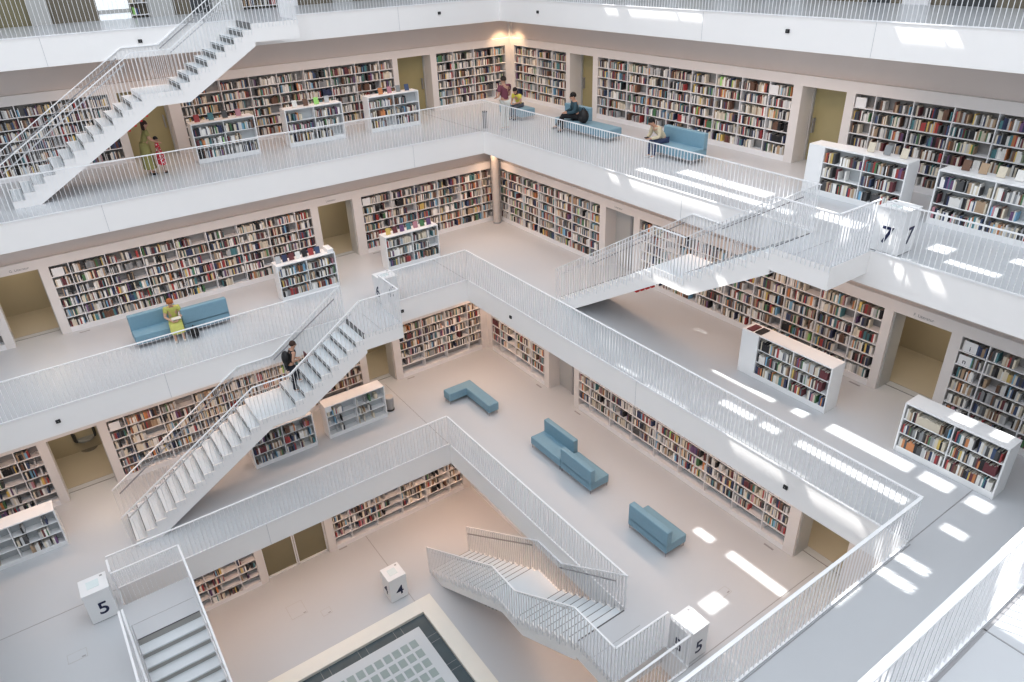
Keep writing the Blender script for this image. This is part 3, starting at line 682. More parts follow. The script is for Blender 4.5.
# ------------------------------------------------------------------ floor hatches, sockets, fascia fixtures, column, bin
def hatch(u0, v0, u1, v1, Z, label):
    m = MB(); w = .0025
    m.ubox(u0, v0, Z, u1, v0 + w, Z + .001); m.ubox(u0, v1 - w, Z, u1, v1, Z + .001); m.ubox(u0, v0, Z, u0 + w, v1, Z + .001); m.ubox(u1 - w, v0, Z, u1, v1, Z + .001)
    t = thing('floor_hatch', W((u0 + u1) / 2, (v0 + v1) / 2, Z), label, 'floor hatch', 'floor hatches'); m.build('rim', 'greydoor', t)
    m = MB(); m.ubox(u0 + w, v0 + w, Z, u1 - w, v1 - w, Z + .0006); m.build('lid', 'floor', t)
    m = MB(); m.ubox(u0 + .01, v1 - .016, Z, u0 + .03, v1 - .008, Z + .0016); m.build('pull', 'grip', t)
hatch(4.315, 1.725, 4.44, 1.87, 0, 'large square hatch outline in the ground floor')
hatch(4.16, 1.92, 4.235, 1.985, 0, 'small square hatch in the ground floor near the large one')
hatch(2.38, 4.145, 2.47, 4.20, 1, 'small hatch in the fifth level floor beside a sun patch')
hatch(5.62, 2.26, 5.72, 2.33, 1, 'small hatch in the fifth level floor at lower left')
for i, (u, v, Z, lb) in enumerate([(3.82, 1.40, 0, 'by the glass double doors'), (1.90, 1.66, 1, 'left of the grey fifth level doorway'), (1.90, 2.19, 1, 'right of the grey fifth level doorway'), (2.74, .82, 1, 'by the tan fifth level doorway'),
                            (5.06, .19, 2, 'near the left tan doorway'), (2.64, .18, 2, 'near the middle tan doorway'), (1.29, 4.10, 2, 'near the right tan doorway'), (1.90, 4.10, 1, 'near the sunlit fifth level doorway')]):
    m = MB()
    if i in (0, 3, 4, 5): m.ubox(u - .035, v, Z, u + .035, v + .012, Z + .0015)
    else: m.ubox(u, v - .035, Z, u + .012, v + .035, Z + .0015)
    tag(m.build('floor_grille', 'grip'), 'narrow grey floor grille ' + lb, 'floor grille', 'floor grilles')
for i, (ax, c, z, lb) in enumerate([('A8', 4.104, 3.919, 'top left fascia'), ('A8', 1.616, 3.923, 'top fascia left of the corner'), ('B8', .48, 3.912, 'top fascia right of the corner'), ('B8', 3.036, 3.918, 'right top fascia'),
                            ('A6', 2.943, 1.909, 'fascia under the stair landing'), ('A6', 5.381, 1.905, 'lower left fascia'), ('B6', 1.871, 1.907, 'middle fascia near the corner'), ('B6', 4.377, 1.90, 'middle fascia at right')]):
    k = int(ax[1]); h_ = .011; p = W(c, VE[k], z) if ax[0] == 'A' else W(UE[k], c, z)
    t = thing('wall_fixture', p, 'small black square box on the ' + lb, 'wall fixture', 'black boxes on the fascias')
    m = MB(); s_ = .011 * S
    if ax[0] == 'A': m.box((p.x - s_ * 1.2, p.y, p.z - s_), (p.x + s_ * 1.2, p.y + .04, p.z + s_))
    else: m.box((p.x, p.y - s_ * 1.1, p.z - s_), (p.x + .04, p.y + s_ * 1.1, p.z + s_))
    m.build('housing', 'black', t, bevel=.004)
    m = MB()
    if ax[0] == 'A': m.box((p.x - .01, p.y + .04, p.z - .01), (p.x + .01, p.y + .043, p.z + .01))
    else: m.box((p.x + .04, p.y - .01, p.z - .01), (p.x + .043, p.y + .01, p.z + .01))
    m.build('lens', 'grey', t)
t = thing('round_column', W(1.33, .235, 2), 'round grey column in the sixth level corner', 'column')
m = MB(); m.cyl(W(1.33, .235, 0), .038 * S, 2.012 * S, 2.81 * S, 32); m.build('shaft', 'colgrey', t, smooth=False)
m = MB(); m.cyl(W(1.33, .235, 0), .041 * S, 2.0 * S, 2.012 * S, 32); m.build('base_ring', 'grip', t)
t = thing('waste_bin', W(3.125, 1.17, 1), 'round grey waste bin beside the half empty low bookcase', 'bin')
m = MB(); m.cyl(W(3.125, 1.17, 0), .13, 1.004 * S, 1.004 * S + .5, 24, r2=.16); m.build('body', 'steel', t)
m = MB(); m.cyl(W(3.125, 1.17, 0), .15, 1.0 * S, 1.004 * S + .04, 24); m.build('base', 'black', t)
m = MB(); m.cyl(W(3.125, 1.17, 0), .165, 1.004 * S + .5, 1.004 * S + .53, 24, r2=.15); m.build('rim', 'colgrey', t)
t = thing('litter_bin', W(1.56, .50, 3), 'slim dark grey bin behind the seventh level railing corner', 'bin')
m = MB(); m.ubox(1.545, .44, 3.0, 1.575, .47, 3.14); m.build('body', 'grip', t, bevel=.01)
m = MB(); m.ubox(1.543, .438, 3.14, 1.577, .472, 3.15); m.build('lid', 'darkgrey', t)
# office chair in the fifth level doorway
t = thing('office_chair', W(5.31, .15, 1), 'dark round-backed chair in the fifth level tan doorway', 'chair')
c = W(5.31, .15, 1)
m = MB(); m.cyl(c, .30, c.z + .40, c.z + .50, 28); m.build('seat', 'grey', t, bevel=.03)
m = MB()
for k in range(14):
    a = math.radians(150 + k * 18); a2 = math.radians(150 + (k + 1) * 18)
    def q(aa, r, z): return (c.x + r * math.cos(aa), c.y + r * math.sin(aa), c.z + z)
    m.hexa([q(a, .30, .45), q(a2, .30, .45), q(a2, .35, .45), q(a, .35, .45), q(a, .31, .78), q(a2, .31, .78), q(a2, .36, .78), q(a, .36, .78)])
m.build('backrest', 'darkgrey', t)
m = MB(); m.cyl(c, .035, c.z + .04, c.z + .40, 12); m.build('pedestal', 'chrome', t)
m = MB(); m.cyl(c, .26, c.z, c.z + .03, 24); m.build('base', 'chrome', t)

# ------------------------------------------------------------------ sofas
SE = .102; BK = .208
def soft(m_args, name, t, mt='blue', bev=.03):
    m = MB(); m.ubox(*m_args); return m.build(name, mt, t, bevel=bev, seg=3)
def sofa_legs(t, u0, v0, u1, v1, Z):
    for uu in (u0 + .008, u1 - .012):
        for vv in (v0 + .008, v1 - .012):
            m = MB(); m.ubox(uu, vv, Z, uu + .006, vv + .006, Z + .03); m.build('leg', 'chrome', t)
    m = MB(); m.ubox(u0 + .006, v0 + .006, Z + .026, u1 - .006, v1 - .006, Z + .034); m.build('frame', 'chrome', t)
def sofa(label, u0, v0, u1, v1, Z, back=None, bt=.045, grp='blue sofa modules'):
    """back: list of boxes for backrests"""
    t = thing('sofa', W((u0 + u1) / 2, (v0 + v1) / 2, Z), label, 'sofa', grp); sofa_legs(t, u0, v0, u1, v1, Z)
    soft((u0, v0, Z + .034, u1, v1, Z + SE), 'seat', t)
    if back: soft((*back[:2], Z + SE - .02, *back[2:], Z + BK), 'backrest', t)
    return t
sofa('blue sofa module on fifth level, backrest towards the shelves', 2.315, 2.325, 2.49, 2.685, 1, (2.315, 2.325, 2.36, 2.685))
sofa('blue sofa module on fifth level, backrest towards the railing, joined to another', 2.315, 2.689, 2.49, 3.03, 1, (2.445, 2.689, 2.49, 3.03))
sofa('single blue sofa on fifth level near the sun patches', 2.32, 3.425, 2.503, 3.772, 1, (2.455, 3.425, 2.503, 3.772))
sofa('blue sofa module left of the woman in yellow, high back to the wall', 4.462, .60, 4.79, .765, 2, (4.462, .60, 4.79, .645))
sofa('blue sofa module right of the woman in yellow, back to the railing', 4.13, .60, 4.458, .765, 2, (4.13, .72, 4.458, .765))
sofa('blue sofa module under the man with a backpack, half height back', .97, .91, 1.13, 1.235, 3, (.97, .91, 1.015, 1.235))
sofa('flat blue bench module right of the man with a backpack', .97, 1.24, 1.13, 1.60, 3)
sofa('blue sofa under the reader in beige, with long backrest', .97, 2.10, 1.13, 2.50, 3, (.97, 2.10, 1.015, 2.50))
sofa('flat blue bench in the lit seventh level corner', 1.0, .10, 1.16, .46, 3)
t = thing('corner_bench', W(2.55, 1.5, 1), 'L-shaped backless blue bench on the fifth level', 'bench')
m = MB(); Zb, Zt = 1.034, 1.11
poly = [(2.42, 1.335), (2.69, 1.335), (2.69, 1.435), (2.52, 1.435), (2.52, 1.785), (2.42, 1.785)]
m.prism([W(a, b_, Zb) for a, b_ in poly], Vector((0, 0, (Zt - Zb) * S))); m.build('seat', 'blue', t, bevel=.03, seg=3)
for a, b_ in [(2.43, 1.345), (2.675, 1.345), (2.675, 1.42), (2.505, 1.77), (2.43, 1.77), (2.505, 1.445)]:
    m = MB(); m.ubox(a, b_, 1.0, a + .006, b_ + .006, 1.034); m.build('leg', 'chrome', t)
# bags
def bag(name, c, r, label, mt='darkgrey', cat='bag'):
    t = thing(name, c, label, cat); m = MB(); m.sphere(c + Vector((0, 0, r[2])), r, 16); m.build('body', mt, t, smooth=True)
    m = MB(); pr = None
    for k in range(9):
        a = math.pi * k / 8; q = c + Vector((0, r[1] * .5 * math.cos(a), r[2] * 1.7 + .12 * math.sin(a)))
        if pr: m.bar(pr, q, .02, .02)
        pr = q
    m.build('strap', 'black', t)
    m = MB(); m.sphere(c + Vector((r[0] * .75, 0, r[2] * .7)), (r[0] * .4, r[1] * .6, r[2] * .45), 12); m.build('pocket', mt, t, smooth=True)
bag('backpack', W(1.10, 1.27, 3 + SE), (.17, .19, .24), 'black backpack standing on the blue bench beside the man', 'black', 'backpack')
bag('handbag', W(4.41, .83, 2), (.13, .18, .17), 'black handbag on the floor beside the woman in yellow', 'black', 'handbag')

# ------------------------------------------------------------------ people
def skin_obj(name, verts, edges, radii, mt, parent, root=0, sub=1):
    me = bpy.data.meshes.new(name); me.from_pydata([tuple(v) for v in verts], edges, []); me.materials.append(mt)
    o = bpy.data.objects.new(name, me); COL.objects.link(o); o.parent = parent
    sm = o.modifiers.new('skin', 'SKIN'); sm.use_smooth_shade = True
    sv = me.skin_vertices[0].data if me.skin_vertices else None
    if sv is None:
        bpy.context.view_layer.objects.active = o; sv = me.skin_vertices[0].data
    for i, r in enumerate(radii):
        r = r if isinstance(r, tuple) else (r, r); sv[i].radius = r; sv[i].use_root = (i == root)
    ss = o.modifiers.new('sub', 'SUBSURF'); ss.levels = sub; ss.render_levels = sub + 1
    return o
def chain(names, J): return [(a, b) for a, b in zip(names[:-1], names[1:])]
def person(label, u, v, z, ang, J, colors, height=1.7, dress=None, sleeves='short', longhair=False, seated=False, cat='person', trousers=True, bag_=None):
    """J: joint dict in local metres (x forward, y left, z up), for a 1.7 m figure"""
    t = thing('person', W(u, v, z), label, cat); t.rotation_euler = (0, 0, ang); k = height / 1.7
    J = {n: Vector(p) * k for n, p in J.items()}
    R = dict(pel=(.12, .10), spi=(.105, .09), che=(.125, .10), nek=.05, hd0=.062, hd1=.088, hd2=.082, hd3=.045, shL=.06, shR=.06, elL=.04, elR=.04, wrL=.027, wrR=.027, hpL=.085, hpR=.085, knL=.055, knR=.055, anL=.036, anR=.036, toL=.03, toR=.03, mdL=.07, mdR=.07, cfL=.05, cfR=.05)
    R = {n: (tuple(q * k for q in r) if isinstance(r, tuple) else r * k) for n, r in R.items()}
    for s_ in 'LR':
        J['md' + s_] = J['hp' + s_].lerp(J['kn' + s_], .45); J['cf' + s_] = J['kn' + s_].lerp(J['an' + s_], .35)
    E = [('pel', 'spi'), ('spi', 'che'), ('che', 'nek'), ('nek', 'hd0'), ('hd0', 'hd1'), ('hd1', 'hd2'), ('hd2', 'hd3')]
    for s_ in 'LR': E += [('che', 'sh' + s_), ('sh' + s_, 'el' + s_), ('el' + s_, 'wr' + s_), ('pel', 'hp' + s_), ('hp' + s_, 'md' + s_), ('md' + s_, 'kn' + s_), ('kn' + s_, 'cf' + s_), ('cf' + s_, 'an' + s_), ('an' + s_, 'to' + s_)]
    # hands: palm and five bent fingers
    for s_, sg in (('L', 1), ('R', -1)):
        w_ = J['wr' + s_]; d = (w_ - J['el' + s_]).normalized(); sd = d.cross(Vector((0, 0, 1)))
        sd = sd.normalized() if sd.length > .1 else Vector((0, 1, 0)); nn = d.cross(sd).normalized()
        J['pa' + s_] = w_ + d * .06 * k; R['pa' + s_] = (.032 * k, .02 * k); E.append(('wr' + s_, 'pa' + s_))
        for i, (of, ln) in enumerate(((-.028, .062), (-.010, .075), (.010, .070), (.028, .055))):
            a = J['pa' + s_] + (sd * of + d * .03) * k; b_ = a + (d * ln * .55) * k; c_ = b_ + (d * ln * .35 + nn * ln * .3 * -1) * k
            for nme, q, r_ in (('f%d0' % i + s_, a, .010), ('f%d1' % i + s_, b_, .009), ('f%d2' % i + s_, c_, .007)): J[nme] = q; R[nme] = r_ * k
            E += [('pa' + s_, 'f%d0' % i + s_), ('f%d0' % i + s_, 'f%d1' % i + s_), ('f%d1' % i + s_, 'f%d2' % i + s_)]
        a = w_ + (d * .03 + sd * -.03 * 1) * k; b_ = a + (d * .03 + sd * -.025) * k
        J['t0' + s_] = a; J['t1' + s_] = b_; R['t0' + s_] = .011 * k; R['t1' + s_] = .009 * k; E += [('wr' + s_, 't0' + s_), ('t0' + s_, 't1' + s_)]
    names = list(dict.fromkeys([n for e in E for n in e])); idx = {n: i for i, n in enumerate(names)}
    def sub(nms, extra, nm, mt, root, es=None):
        nms = [n for n in nms if n in J]; ii = {n: i for i, n in enumerate(nms)}
        ed = [(ii[a], ii[b]) for a, b in (es or E) if a in ii and b in ii]
        rr = []
        for n in nms:
            r = R[n]; e = extra * k
            rr.append(tuple(q + e for q in r) if isinstance(r, tuple) else r + e)
        return skin_obj(nm, [J[n] for n in nms], ed, rr, mt, t, ii[root])
    cm = {n: mat('cloth_' + n, c, .75, noise=.12, nscale=18) for n, c in colors.items()}
    sub(names, 0, 'body', cm['skin'], 'pel')
    J['col'] = J['che'].lerp(J['nek'], .62); R['col'] = .062 * k; topn = ['pel', 'spi', 'che', 'col', 'shL', 'shR'] + (['elL', 'elR'] if sleeves != 'none' else [])
    if sleeves == 'short':
        for s_ in 'LR': J['ms' + s_] = J['sh' + s_].lerp(J['el' + s_], .6); R['ms' + s_] = .055 * k
        es = [('pel', 'spi'), ('spi', 'che'), ('che', 'shL'), ('che', 'shR'), ('shL', 'msL'), ('shR', 'msR')]; topn = ['pel', 'spi', 'che', 'col', 'shL', 'shR', 'msL', 'msR']; es.append(('che', 'col'))
    elif sleeves == 'long':
        topn += ['wrL', 'wrR']; es = E + [('che', 'col')]
    else: es = E + [('che', 'col')]; topn = ['pel', 'spi', 'che', 'col', 'shL', 'shR']
    sub(topn, .022, 'dress' if dress else 'shirt', cm['top'], 'pel', es)
    if dress:
        m = MB(); rows = []
        if seated: path = [(J['pel'], .17, .14), ((J['hpL'] + J['hpR']) / 2 * .45 + (J['knL'] + J['knR']) / 2 * .55, .19, .11), ((J['knL'] + J['knR']) / 2 + Vector((.05, 0, 0)), .19, .10), ((J['knL'] + J['knR']) / 2 * .45 + (J['anL'] + J['anR']) / 2 * .55 + Vector((.03, 0, 0)), .20, .09)]
        else: path = [(J['pel'] + Vector((0, 0, .12)) * k, .14, .12), (J['pel'], .18, .16), (J['pel'] * .6 + Vector((0, 0, 0)), .21, .18), (J['pel'] * dress, .24, .2)]
        ring = 16
        for i, (c_, ry, rx) in enumerate(path):
            if seated:
                d = (path[min(i + 1, len(path) - 1)][0] - path[max(i - 1, 0)][0]).normalized(); up = d.cross(Vector((0, 1, 0))).normalized()
            else: up = Vector((1, 0, 0))
            for q in range(ring):
                a = 2 * math.pi * q / ring; wv = 1 + .05 * math.sin(a * 5)
                m.v.append(Vector(c_) + (Vector((0, 1, 0)) * ry * math.cos(a) + up * rx * math.sin(a)) * wv * (k if k < 1 else 1))
        for i in range(len(path) - 1):
            for q in range(ring): m.f.append((i * ring + q, i * ring + (q + 1) % ring, (i + 1) * ring + (q + 1) % ring, (i + 1) * ring + q)); m.m.append(0)
        m.f.append(tuple(range(ring))); m.m.append(0)
        m.build('skirt', cm['top'], t, smooth=True, org=Vector((0, 0, 0)))
    elif trousers:
        sub(['pel', 'hpL', 'hpR', 'mdL', 'mdR', 'knL', 'knR', 'cfL', 'cfR', 'anL', 'anR'], .014, 'trousers', cm['bottom'], 'pel')
    for s_ in 'LR':
        a = J['an' + s_]; b_ = J['to' + s_]
        skin_obj('shoe', [a + Vector((-.03, 0, -.03)) * k, a.lerp(b_, .5) + Vector((0, 0, -.02)) * k, b_ + Vector((.02, 0, -.005)) * k], [(0, 1), (1, 2)], [.045 * k, .045 * k, .036 * k], cm['shoes'], t)
    hd = J['hd1'].lerp(J['hd2'], .6); fw = (Vector((1, 0, 0)) - Vector((0, 0, 1)) * (J['hd1'].x - J['nek'].x) * 2.5).normalized(); lf = Vector((0, 1, 0)); upv = fw.cross(lf)
    # hair shell
    m = MB(); m.sphere(hd - fw * .022 * k + upv * .022 * k, (.105 * k, .098 * k, .108 * k), 16, zmin=-.35)
    if longhair:
        m.sphere(hd - fw * .06 * k - upv * .10 * k, (.06 * k, .09 * k, .14 * k), 12)
    m.build('hair', cm['hair'], t, smooth=True, org=Vector((0, 0, 0)))
    fc = hd + fw * .088 * k
    m = MB()
    for sg in (1, -1): m.sphere(fc + lf * sg * .03 * k + upv * .005 * k - fw * .005 * k, .011 * k, 8)
    m.build('eyes', 'black', t, org=Vector((0, 0, 0)))
    m = MB(); m.sphere(fc - upv * .025 * k + fw * .004 * k, (.018 * k, .012 * k, .022 * k), 8); m.build('nose', cm['skin'], t, smooth=True, org=Vector((0, 0, 0)))
    m = MB(); m.sphere(fc - upv * .055 * k - fw * .008 * k, (.01 * k, .022 * k, .006 * k), 8); m.build('mouth', cm['lips'] if 'lips' in cm else 'red', t, org=Vector((0, 0, 0)))
    for sg in (1, -1):
        m = MB(); m.sphere(hd + lf * sg * .09 * k - upv * .015 * k, (.02 * k, .01 * k, .03 * k), 8); m.build('ear', cm['skin'], t, smooth=True, org=Vector((0, 0, 0)))
    if bag_:
        m = MB(); c_ = J['che'] + Vector((-.21, 0, -.10)) * k; m.sphere(c_, (.13 * k, .16 * k, .25 * k), 16); m.build('backpack', 'black', t, smooth=True, org=Vector((0, 0, 0)))
    return t
def stand(arm=None, lean=0, walk=0.0):
    J = dict(pel=(0, 0, .95), spi=(lean * .4, 0, 1.14), che=(lean * .8, 0, 1.32), nek=(lean, 0, 1.46), hd0=(lean * 1.1 + .01, 0, 1.51), hd1=(lean * 1.2 + .02, 0, 1.575), hd2=(lean * 1.25 + .015, 0, 1.63), hd3=(lean * 1.25, 0, 1.68),
             shL=(lean * .9, .17, 1.40), shR=(lean * .9, -.17, 1.40), elL=(lean * .5 - .03, .23, 1.13), elR=(lean * .5 - .03, -.23, 1.13), wrL=(lean * .5 + .05, .24, .90), wrR=(lean * .5 + .05, -.24, .90),
             hpL=(0, .09, .90), hpR=(0, -.09, .90), knL=(.03 + walk * .5, .09, .49), knR=(.03 - walk * .2, -.09, .49), anL=(walk, .09, .08), anR=(-walk, -.09, .08), toL=(walk + .14, .1, .035), toR=(-walk + .14, -.1, .035))
    if arm: J.update(arm)
    return J
def sit(lean=.05, crossed=0, arm=None, kz=.50):
    J = dict(pel=(0, 0, .50), spi=(lean * .3, 0, .68), che=(lean, 0, .86), nek=(lean * 1.35, 0, .99), hd0=(lean * 1.5 + .02, 0, 1.035), hd1=(lean * 1.65 + .04, 0, 1.095), hd2=(lean * 1.7 + .035, 0, 1.15), hd3=(lean * 1.7 + .02, 0, 1.20),
             shL=(lean * 1.15, .17, .93), shR=(lean * 1.15, -.17, .93), elL=(lean + .06, .23, .68), elR=(lean + .06, -.23, .68), wrL=(lean + .28, .09, .64), wrR=(lean + .28, -.09, .64),
             hpL=(.02, .09, .50), hpR=(.02, -.09, .50), knL=(.44, .11, kz), knR=(.44, -.11, kz), anL=(.46, .11, .08), anR=(.46, -.11, .08), toL=(.60, .12, .035), toR=(.60, -.12, .035))
    if crossed: J.update(knL=(.44, .02, kz + .09), anL=(.66, -.06, .22), toL=(.78, -.08, .15))
    if arm: J.update(arm)
    return J
SKN = (.55, .33, .24)
PI = math.pi
person('person in olive green dress reaching towards a child', 4.28, -.02, 3, PI, stand(dict(elL=(.20, .2, 1.14), wrL=(.40, .1, 1.02), elR=(.20, -.2, 1.14), wrR=(.40, -.1, 1.02)), .13), dict(skin=SKN, hair=(.05, .025, .02), top=(.29, .265, .10), shoes=(.02, .02, .02), lips=(.4, .1, .1)), 1.62, dress=.22, longhair=True)
child = person('small child in red and white dotted dress', 4.195, .0, 3, PI * .95, stand(), dict(skin=(.38, .22, .16), hair=(.012, .01, .01), top=(.5, .03, .05), shoes=(.02, .02, .02), lips=(.4, .1, .1)), 1.13, dress=.45)
dm = mat('red_dotted_cloth', (.5, .03, .05), .75); nt_ = dm.node_tree; vo = nt_.nodes.new('ShaderNodeTexVoronoi'); vo.inputs['Scale'].default_value = 16
tc_ = nt_.nodes.new('ShaderNodeTexCoord'); rp = nt_.nodes.new('ShaderNodeValToRGB'); rp.color_ramp.interpolation = 'CONSTANT'; rp.color_ramp.elements[0].color = (.85, .8, .8, 1); rp.color_ramp.elements[1].position = .32; rp.color_ramp.elements[1].color = (.5, .03, .05, 1)
nt_.links.new(tc_.outputs['Object'], vo.inputs['Vector']); nt_.links.new(vo.outputs['Distance'], rp.inputs['Fac']); nt_.links.new(rp.outputs['Color'], nt_.nodes['Principled BSDF'].inputs['Base Color'])
for o_ in child.children:
    if o_.name.startswith(('dress', 'skirt')): o_.data.materials[0] = dm
person('person in maroon shirt and white trousers behind the railing corner', 1.46, .64, 3, -PI * .5, stand(dict(elL=(.02, .24, 1.12), wrL=(.2, .2, 1.05), elR=(.05, -.24, 1.12), wrR=(.22, -.2, 1.05)), .05), dict(skin=SKN, hair=(.03, .02, .015), top=(.20, .06, .09), bottom=(.68, .68, .64), shoes=(.7, .7, .7), lips=(.4, .1, .1)), 1.85)
person('person in yellow shirt with long dark hair sitting on a bench', 1.07, .31, 3, PI * .1, sit(.16), dict(skin=SKN, hair=(.02, .012, .01), top=(.72, .66, .12), bottom=(.12, .13, .16), shoes=(.05, .05, .05), lips=(.4, .1, .1)), 1.6, longhair=True)
person('person in dark teal shirt sitting with black trousers, legs stretched out', 1.06, 1.13, 3, -.45, sit(.06, 1), dict(skin=SKN, hair=(.012, .01, .01), top=(.04, .085, .11), bottom=(.015, .015, .018), shoes=(.08, .08, .09), lips=(.4, .1, .1)), 1.88, sleeves='long')
person('person in beige shirt and jeans bent over a phone', 1.08, 2.17, 3, -.12, sit(.30), dict(skin=SKN, hair=(.012, .01, .01), top=(.62, .55, .40), bottom=(.04, .06, .13), shoes=(.75, .75, .75), lips=(.4, .1, .1)), 1.68, sleeves='long')
person('person with red hair in yellow-green dress reading on a blue sofa', 4.50, .70, 2, PI / 2 - .12, sit(.10), dict(skin=(.62, .40, .30), hair=(.40, .13, .04), top=(.56, .57, .17), shoes=(.7, .66, .6), lips=(.45, .1, .1)), 1.75, dress=.3, seated=True)
zf = 14 * RI + 1
st = stand(dict(elL=(.05, .2, 1.13), wrL=(.22, .12, 1.08), elR=(.05, -.2, 1.13), wrR=(.22, -.1, 1.08), knL=(.20, .09, .62), anL=(.20, .09, .08 + 2 * RI * S * .55), toL=(.34, .1, .045 + 2 * RI * S * .55), anR=(-.02, -.09, .08), toR=(.12, -.1, .035)), .17)
person('person climbing the stairs in black top and trousers with backpack', 3.945, 1.43, zf + RI, PI, st, dict(skin=SKN, hair=(.05, .025, .018), top=(.02, .02, .024), bottom=(.015, .018, .03), shoes=(.7, .7, .7), lips=(.4, .1, .1)), 1.62, sleeves='none', bag_=True)
# things held
def held(name, p, s_, mt, label, cat, rot=0):
    m = MB(); m.box(Vector(p) - Vector(s_) / 2, Vector(p) + Vector(s_) / 2); tag(m.build(name, mt, bevel=.003, seg=1), label, cat)
held('open_book', W(4.50, .785, 2) + Vector((0, .03, .70)), (.26, .18, .03), 'page', 'open white book held by the woman in yellow', 'book')
held('mobile_phone', W(1.08, 2.17, 3) + Vector((.66, -.08, .66)), (.15, .08, .015), 'black', 'black phone held by the reader in beige', 'phone')
held('folder', W(3.91, 1.43, zf) + Vector((-.36, 0, 1.2)), (.03, .2, .26), 'bk_maroon', 'maroon folder carried by the woman on the stairs', 'folder')

# ------------------------------------------------------------------ added unseen roof, openings cut to shape the sun patches
SD = Vector((-.3, .75, -1.0))
ZR = 6.0
holes = []
def hole_z(u0, u1, v0, v1, z):      # patch on a horizontal surface
    k = ZR - z; holes.append((u0 + .3 * k, u1 + .3 * k, v0 - .75 * k, v1 - .75 * k))
def hole_f(ue, v0, v1, z0, z1):     # patch on a B fascia
    k0, k1 = ZR - z0, ZR - z1; kc = (k0 + k1) / 2
    holes.append((ue + .3 * k1, ue + .3 * k0, v0 - .75 * kc, v1 - .75 * kc))
for a in [(1.765, 1.855, 4.27, 4.74), (1.765, 1.855, 4.80, 4.945), (1.765, 1.857, 5.03, 5.13), (1.772, 1.855, 4.045, 4.125), (2.06, 2.12, 5.05, 5.15), (1.82, 1.86, 3.46, 3.92), (1.48, 1.57, 3.0, 3.10)]: hole_z(*a, 2)
for a in [(2.12, 2.185, 3.71, 3.85), (2.115, 2.185, 3.985, 4.40), (2.46, 2.61, 4.14, 4.24)]: hole_z(*a, 1)
for a in [(.967, 1.35, 1.49, 3.935, 4.0), (.967, 1.62, 2.1, 3.935, 4.0), (.967, 2.12, 2.34, 3.935, 4.0), (.967, 3.73, 3.97, 3.91, 3.99), (.967, 3.98, 4.06, 3.91, 3.99)]: hole_f(*a)
for a in [(1.647, 2.20, 2.29, 2.93, 3.0), (1.647, 2.40, 3.2, 2.93, 3.03), (1.647, 4.33, 4.40, 2.9, 2.98), (1.647, 4.50, 4.58, 2.9, 2.98)]: hole_f(*a)
for a in [(1.22, 1.34, 2.55, 3.3), (1.42, 1.5, 2.3, 3.6), (1.3, 1.42, 3.68, 3.98), (1.30, 1.42, 4.36, 4.46), (1.46, 1.52, 4.45, 4.75), (1.2, 1.28, 4.7, 4.9)]: hole_z(*a, 3)
for a in [(3.45, 3.57, 5.2, 5.36), (3.3, 3.42, 5.75, 5.95), (4.0, 4.1, 5.7, 5.85)]: hole_z(*a, 3)
for a in [(2.40, 2.46, 4.86, 5.16), (2.54, 2.60, 4.86, 5.17), (3.0, 3.3, 5.4, 5.44)]: hole_z(*a, 2)
for a in [(3.42, 3.56, 5.64, 5.95)]: hole_z(*a, 3)
for a in [(2.05, 2.11, 3.73, 3.96), (2.05, 2.11, 4.02, 4.13), (2.04, 2.10, 4.25, 4.86), (2.72, 2.90, 4.98, 5.03)]: hole_z(*a, 2)
for a in [(1.62, 1.71, 4.80, 4.90), (1.61, 1.69, 4.99, 5.06)]: hole_z(*a, 2.305)
hole_z(2.83, 2.97, 4.26, 4.38, 1.235)
for a in [(2.323, 4.0, 4.35, 1.93, 1.99), (2.323, 4.5, 4.8, 1.91, 1.98), (2.323, 3.25, 3.6, 2.05, 2.11), (2.323, 3.7, 4.4, 2.07, 2.12), (2.323, 2.9, 3.1, 2.12, 2.2), (1.99, 2.72, 3.22, 2.52, 2.64), (1.647, 3.3, 3.75, 3.05, 3.2), (1.647, 4.2, 4.3, 3.05, 3.25)]: hole_f(*a)
us = sorted(set([-3.0, 12.5] + [q for h in holes for q in h[:2]])); vs_ = sorted(set([-7.0, 10.0] + [q for h in holes for q in h[2:]]))
m = MB()
for v0, v1 in zip(vs_[:-1], vs_[1:]):
    cur = None
    for u0, u1 in zip(us[:-1], us[1:]):
        cu, cv = (u0 + u1) / 2, (v0 + v1) / 2
        solid = not any(h[0] < cu < h[1] and h[2] < cv < h[3] for h in holes)
        if solid:
            if cur is None: cur = [u0, u1]
            else: cur[1] = u1
        if (not solid or u1 == us[-1]) and cur: m.quad([W(cur[0], v0, ZR), W(cur[1], v0, ZR), W(cur[1], v1, ZR), W(cur[0], v1, ZR)]); cur = None
struct(m.build('sun_patch_roof', 'white', fix=False), 'added unseen white roof, slots shaped to cast the sun patches', 'roof')

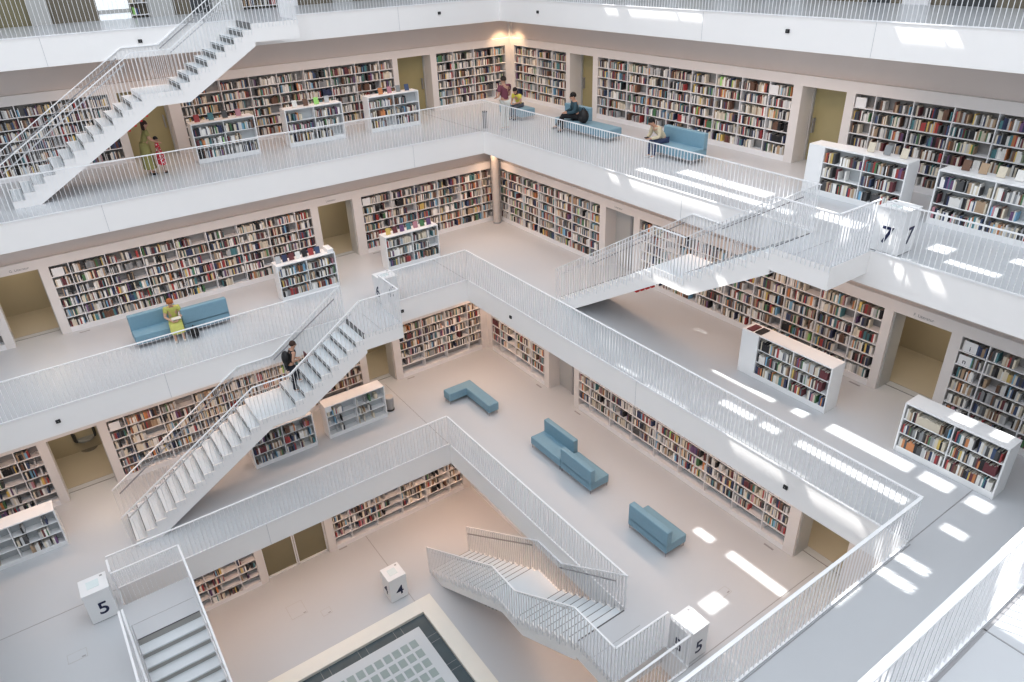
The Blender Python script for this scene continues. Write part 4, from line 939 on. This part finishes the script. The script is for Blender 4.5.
# ------------------------------------------------------------------ light
def area(name, loc, sx, sy, e, col, rot=(0, 0, 0), spread=180):
    L = bpy.data.lights.new(name, 'AREA'); L.shape = 'RECTANGLE'; L.size = sx; L.size_y = sy; L.energy = e; L.color = col; L.spread = math.radians(spread)
    o = bpy.data.objects.new(name, L); COL.objects.link(o); o.location = loc; o.rotation_euler = rot; return o
area('skylight_glow', W(4.3, 3.4, 5.9), 6.4 * S, 6.8 * S, 3050, (.90, .95, 1.0))
for k, e, ee in ((5, 105, 380), (6, 100, 330), (7, 85, 300), (8, 80, 320)):
    kk = k - 1; zc = k - 4 - T - .015
    vc = VW[kk] + .30; uc = UW[kk] + .30
    area('warm_soffit_light', W(UW[kk] + 2.2, vc, zc), 4.0 * S, .10 * S, e, (1, .66, .46), spread=140)
    area('warm_soffit_light', W(uc, VW[kk] + 2.2, zc), .10 * S, 4.0 * S, e, (1, .66, .46), spread=140)
def spot(loc, e, col, ang=100):
    L = bpy.data.lights.new('corner_downlight', 'SPOT'); L.energy = e; L.color = col; L.spot_size = math.radians(ang); L.spot_blend = .5; L.shadow_soft_size = .08
    o = bpy.data.objects.new('corner_downlight', L); COL.objects.link(o); o.location = loc
spot(W(.66, -.44, 3.79), 110, (1, .70, .42)); spot(W(1.42, .32, 2.79), 60, (1, .66, .42)); spot(W(2.02, .95, 1.79), 60, (1, .66, .45)); spot(W(2.7, 1.56, 0.79), 70, (1, .62, .42))
L = bpy.data.lights.new('sun', 'SUN'); L.energy = 7.5; L.angle = math.radians(.28); L.color = (1, .97, .92)
o = bpy.data.objects.new('sun', L); COL.objects.link(o); o.rotation_euler = SD.to_track_quat('-Z', 'Y').to_euler()
w = bpy.data.worlds.new('world'); SC.world = w; w.use_nodes = True
w.node_tree.nodes['Background'].inputs[0].default_value = (.95, .97, 1, 1); w.node_tree.nodes['Background'].inputs[1].default_value = .88
# ------------------------------------------------------------------ camera
cd = bpy.data.cameras.new('camera'); cd.lens = LENS; cd.sensor_width = 36; cd.clip_end = 300; cd.clip_start = .05
co = bpy.data.objects.new('camera', cd); COL.objects.link(co)
Rm = Matrix((CR, CU, -CF)).transposed(); co.matrix_world = Matrix.Translation(CAM) @ Rm.to_4x4()
SC.camera = co
SC.view_settings.view_transform = 'Standard'; SC.view_settings.look = 'None'; SC.view_settings.exposure = 0.12; SC.view_settings.gamma = .90
SC.cycles.max_bounces = 6; SC.cycles.diffuse_bounces = 4; SC.cycles.use_denoising = True
SC.cycles.sample_clamp_indirect = 6
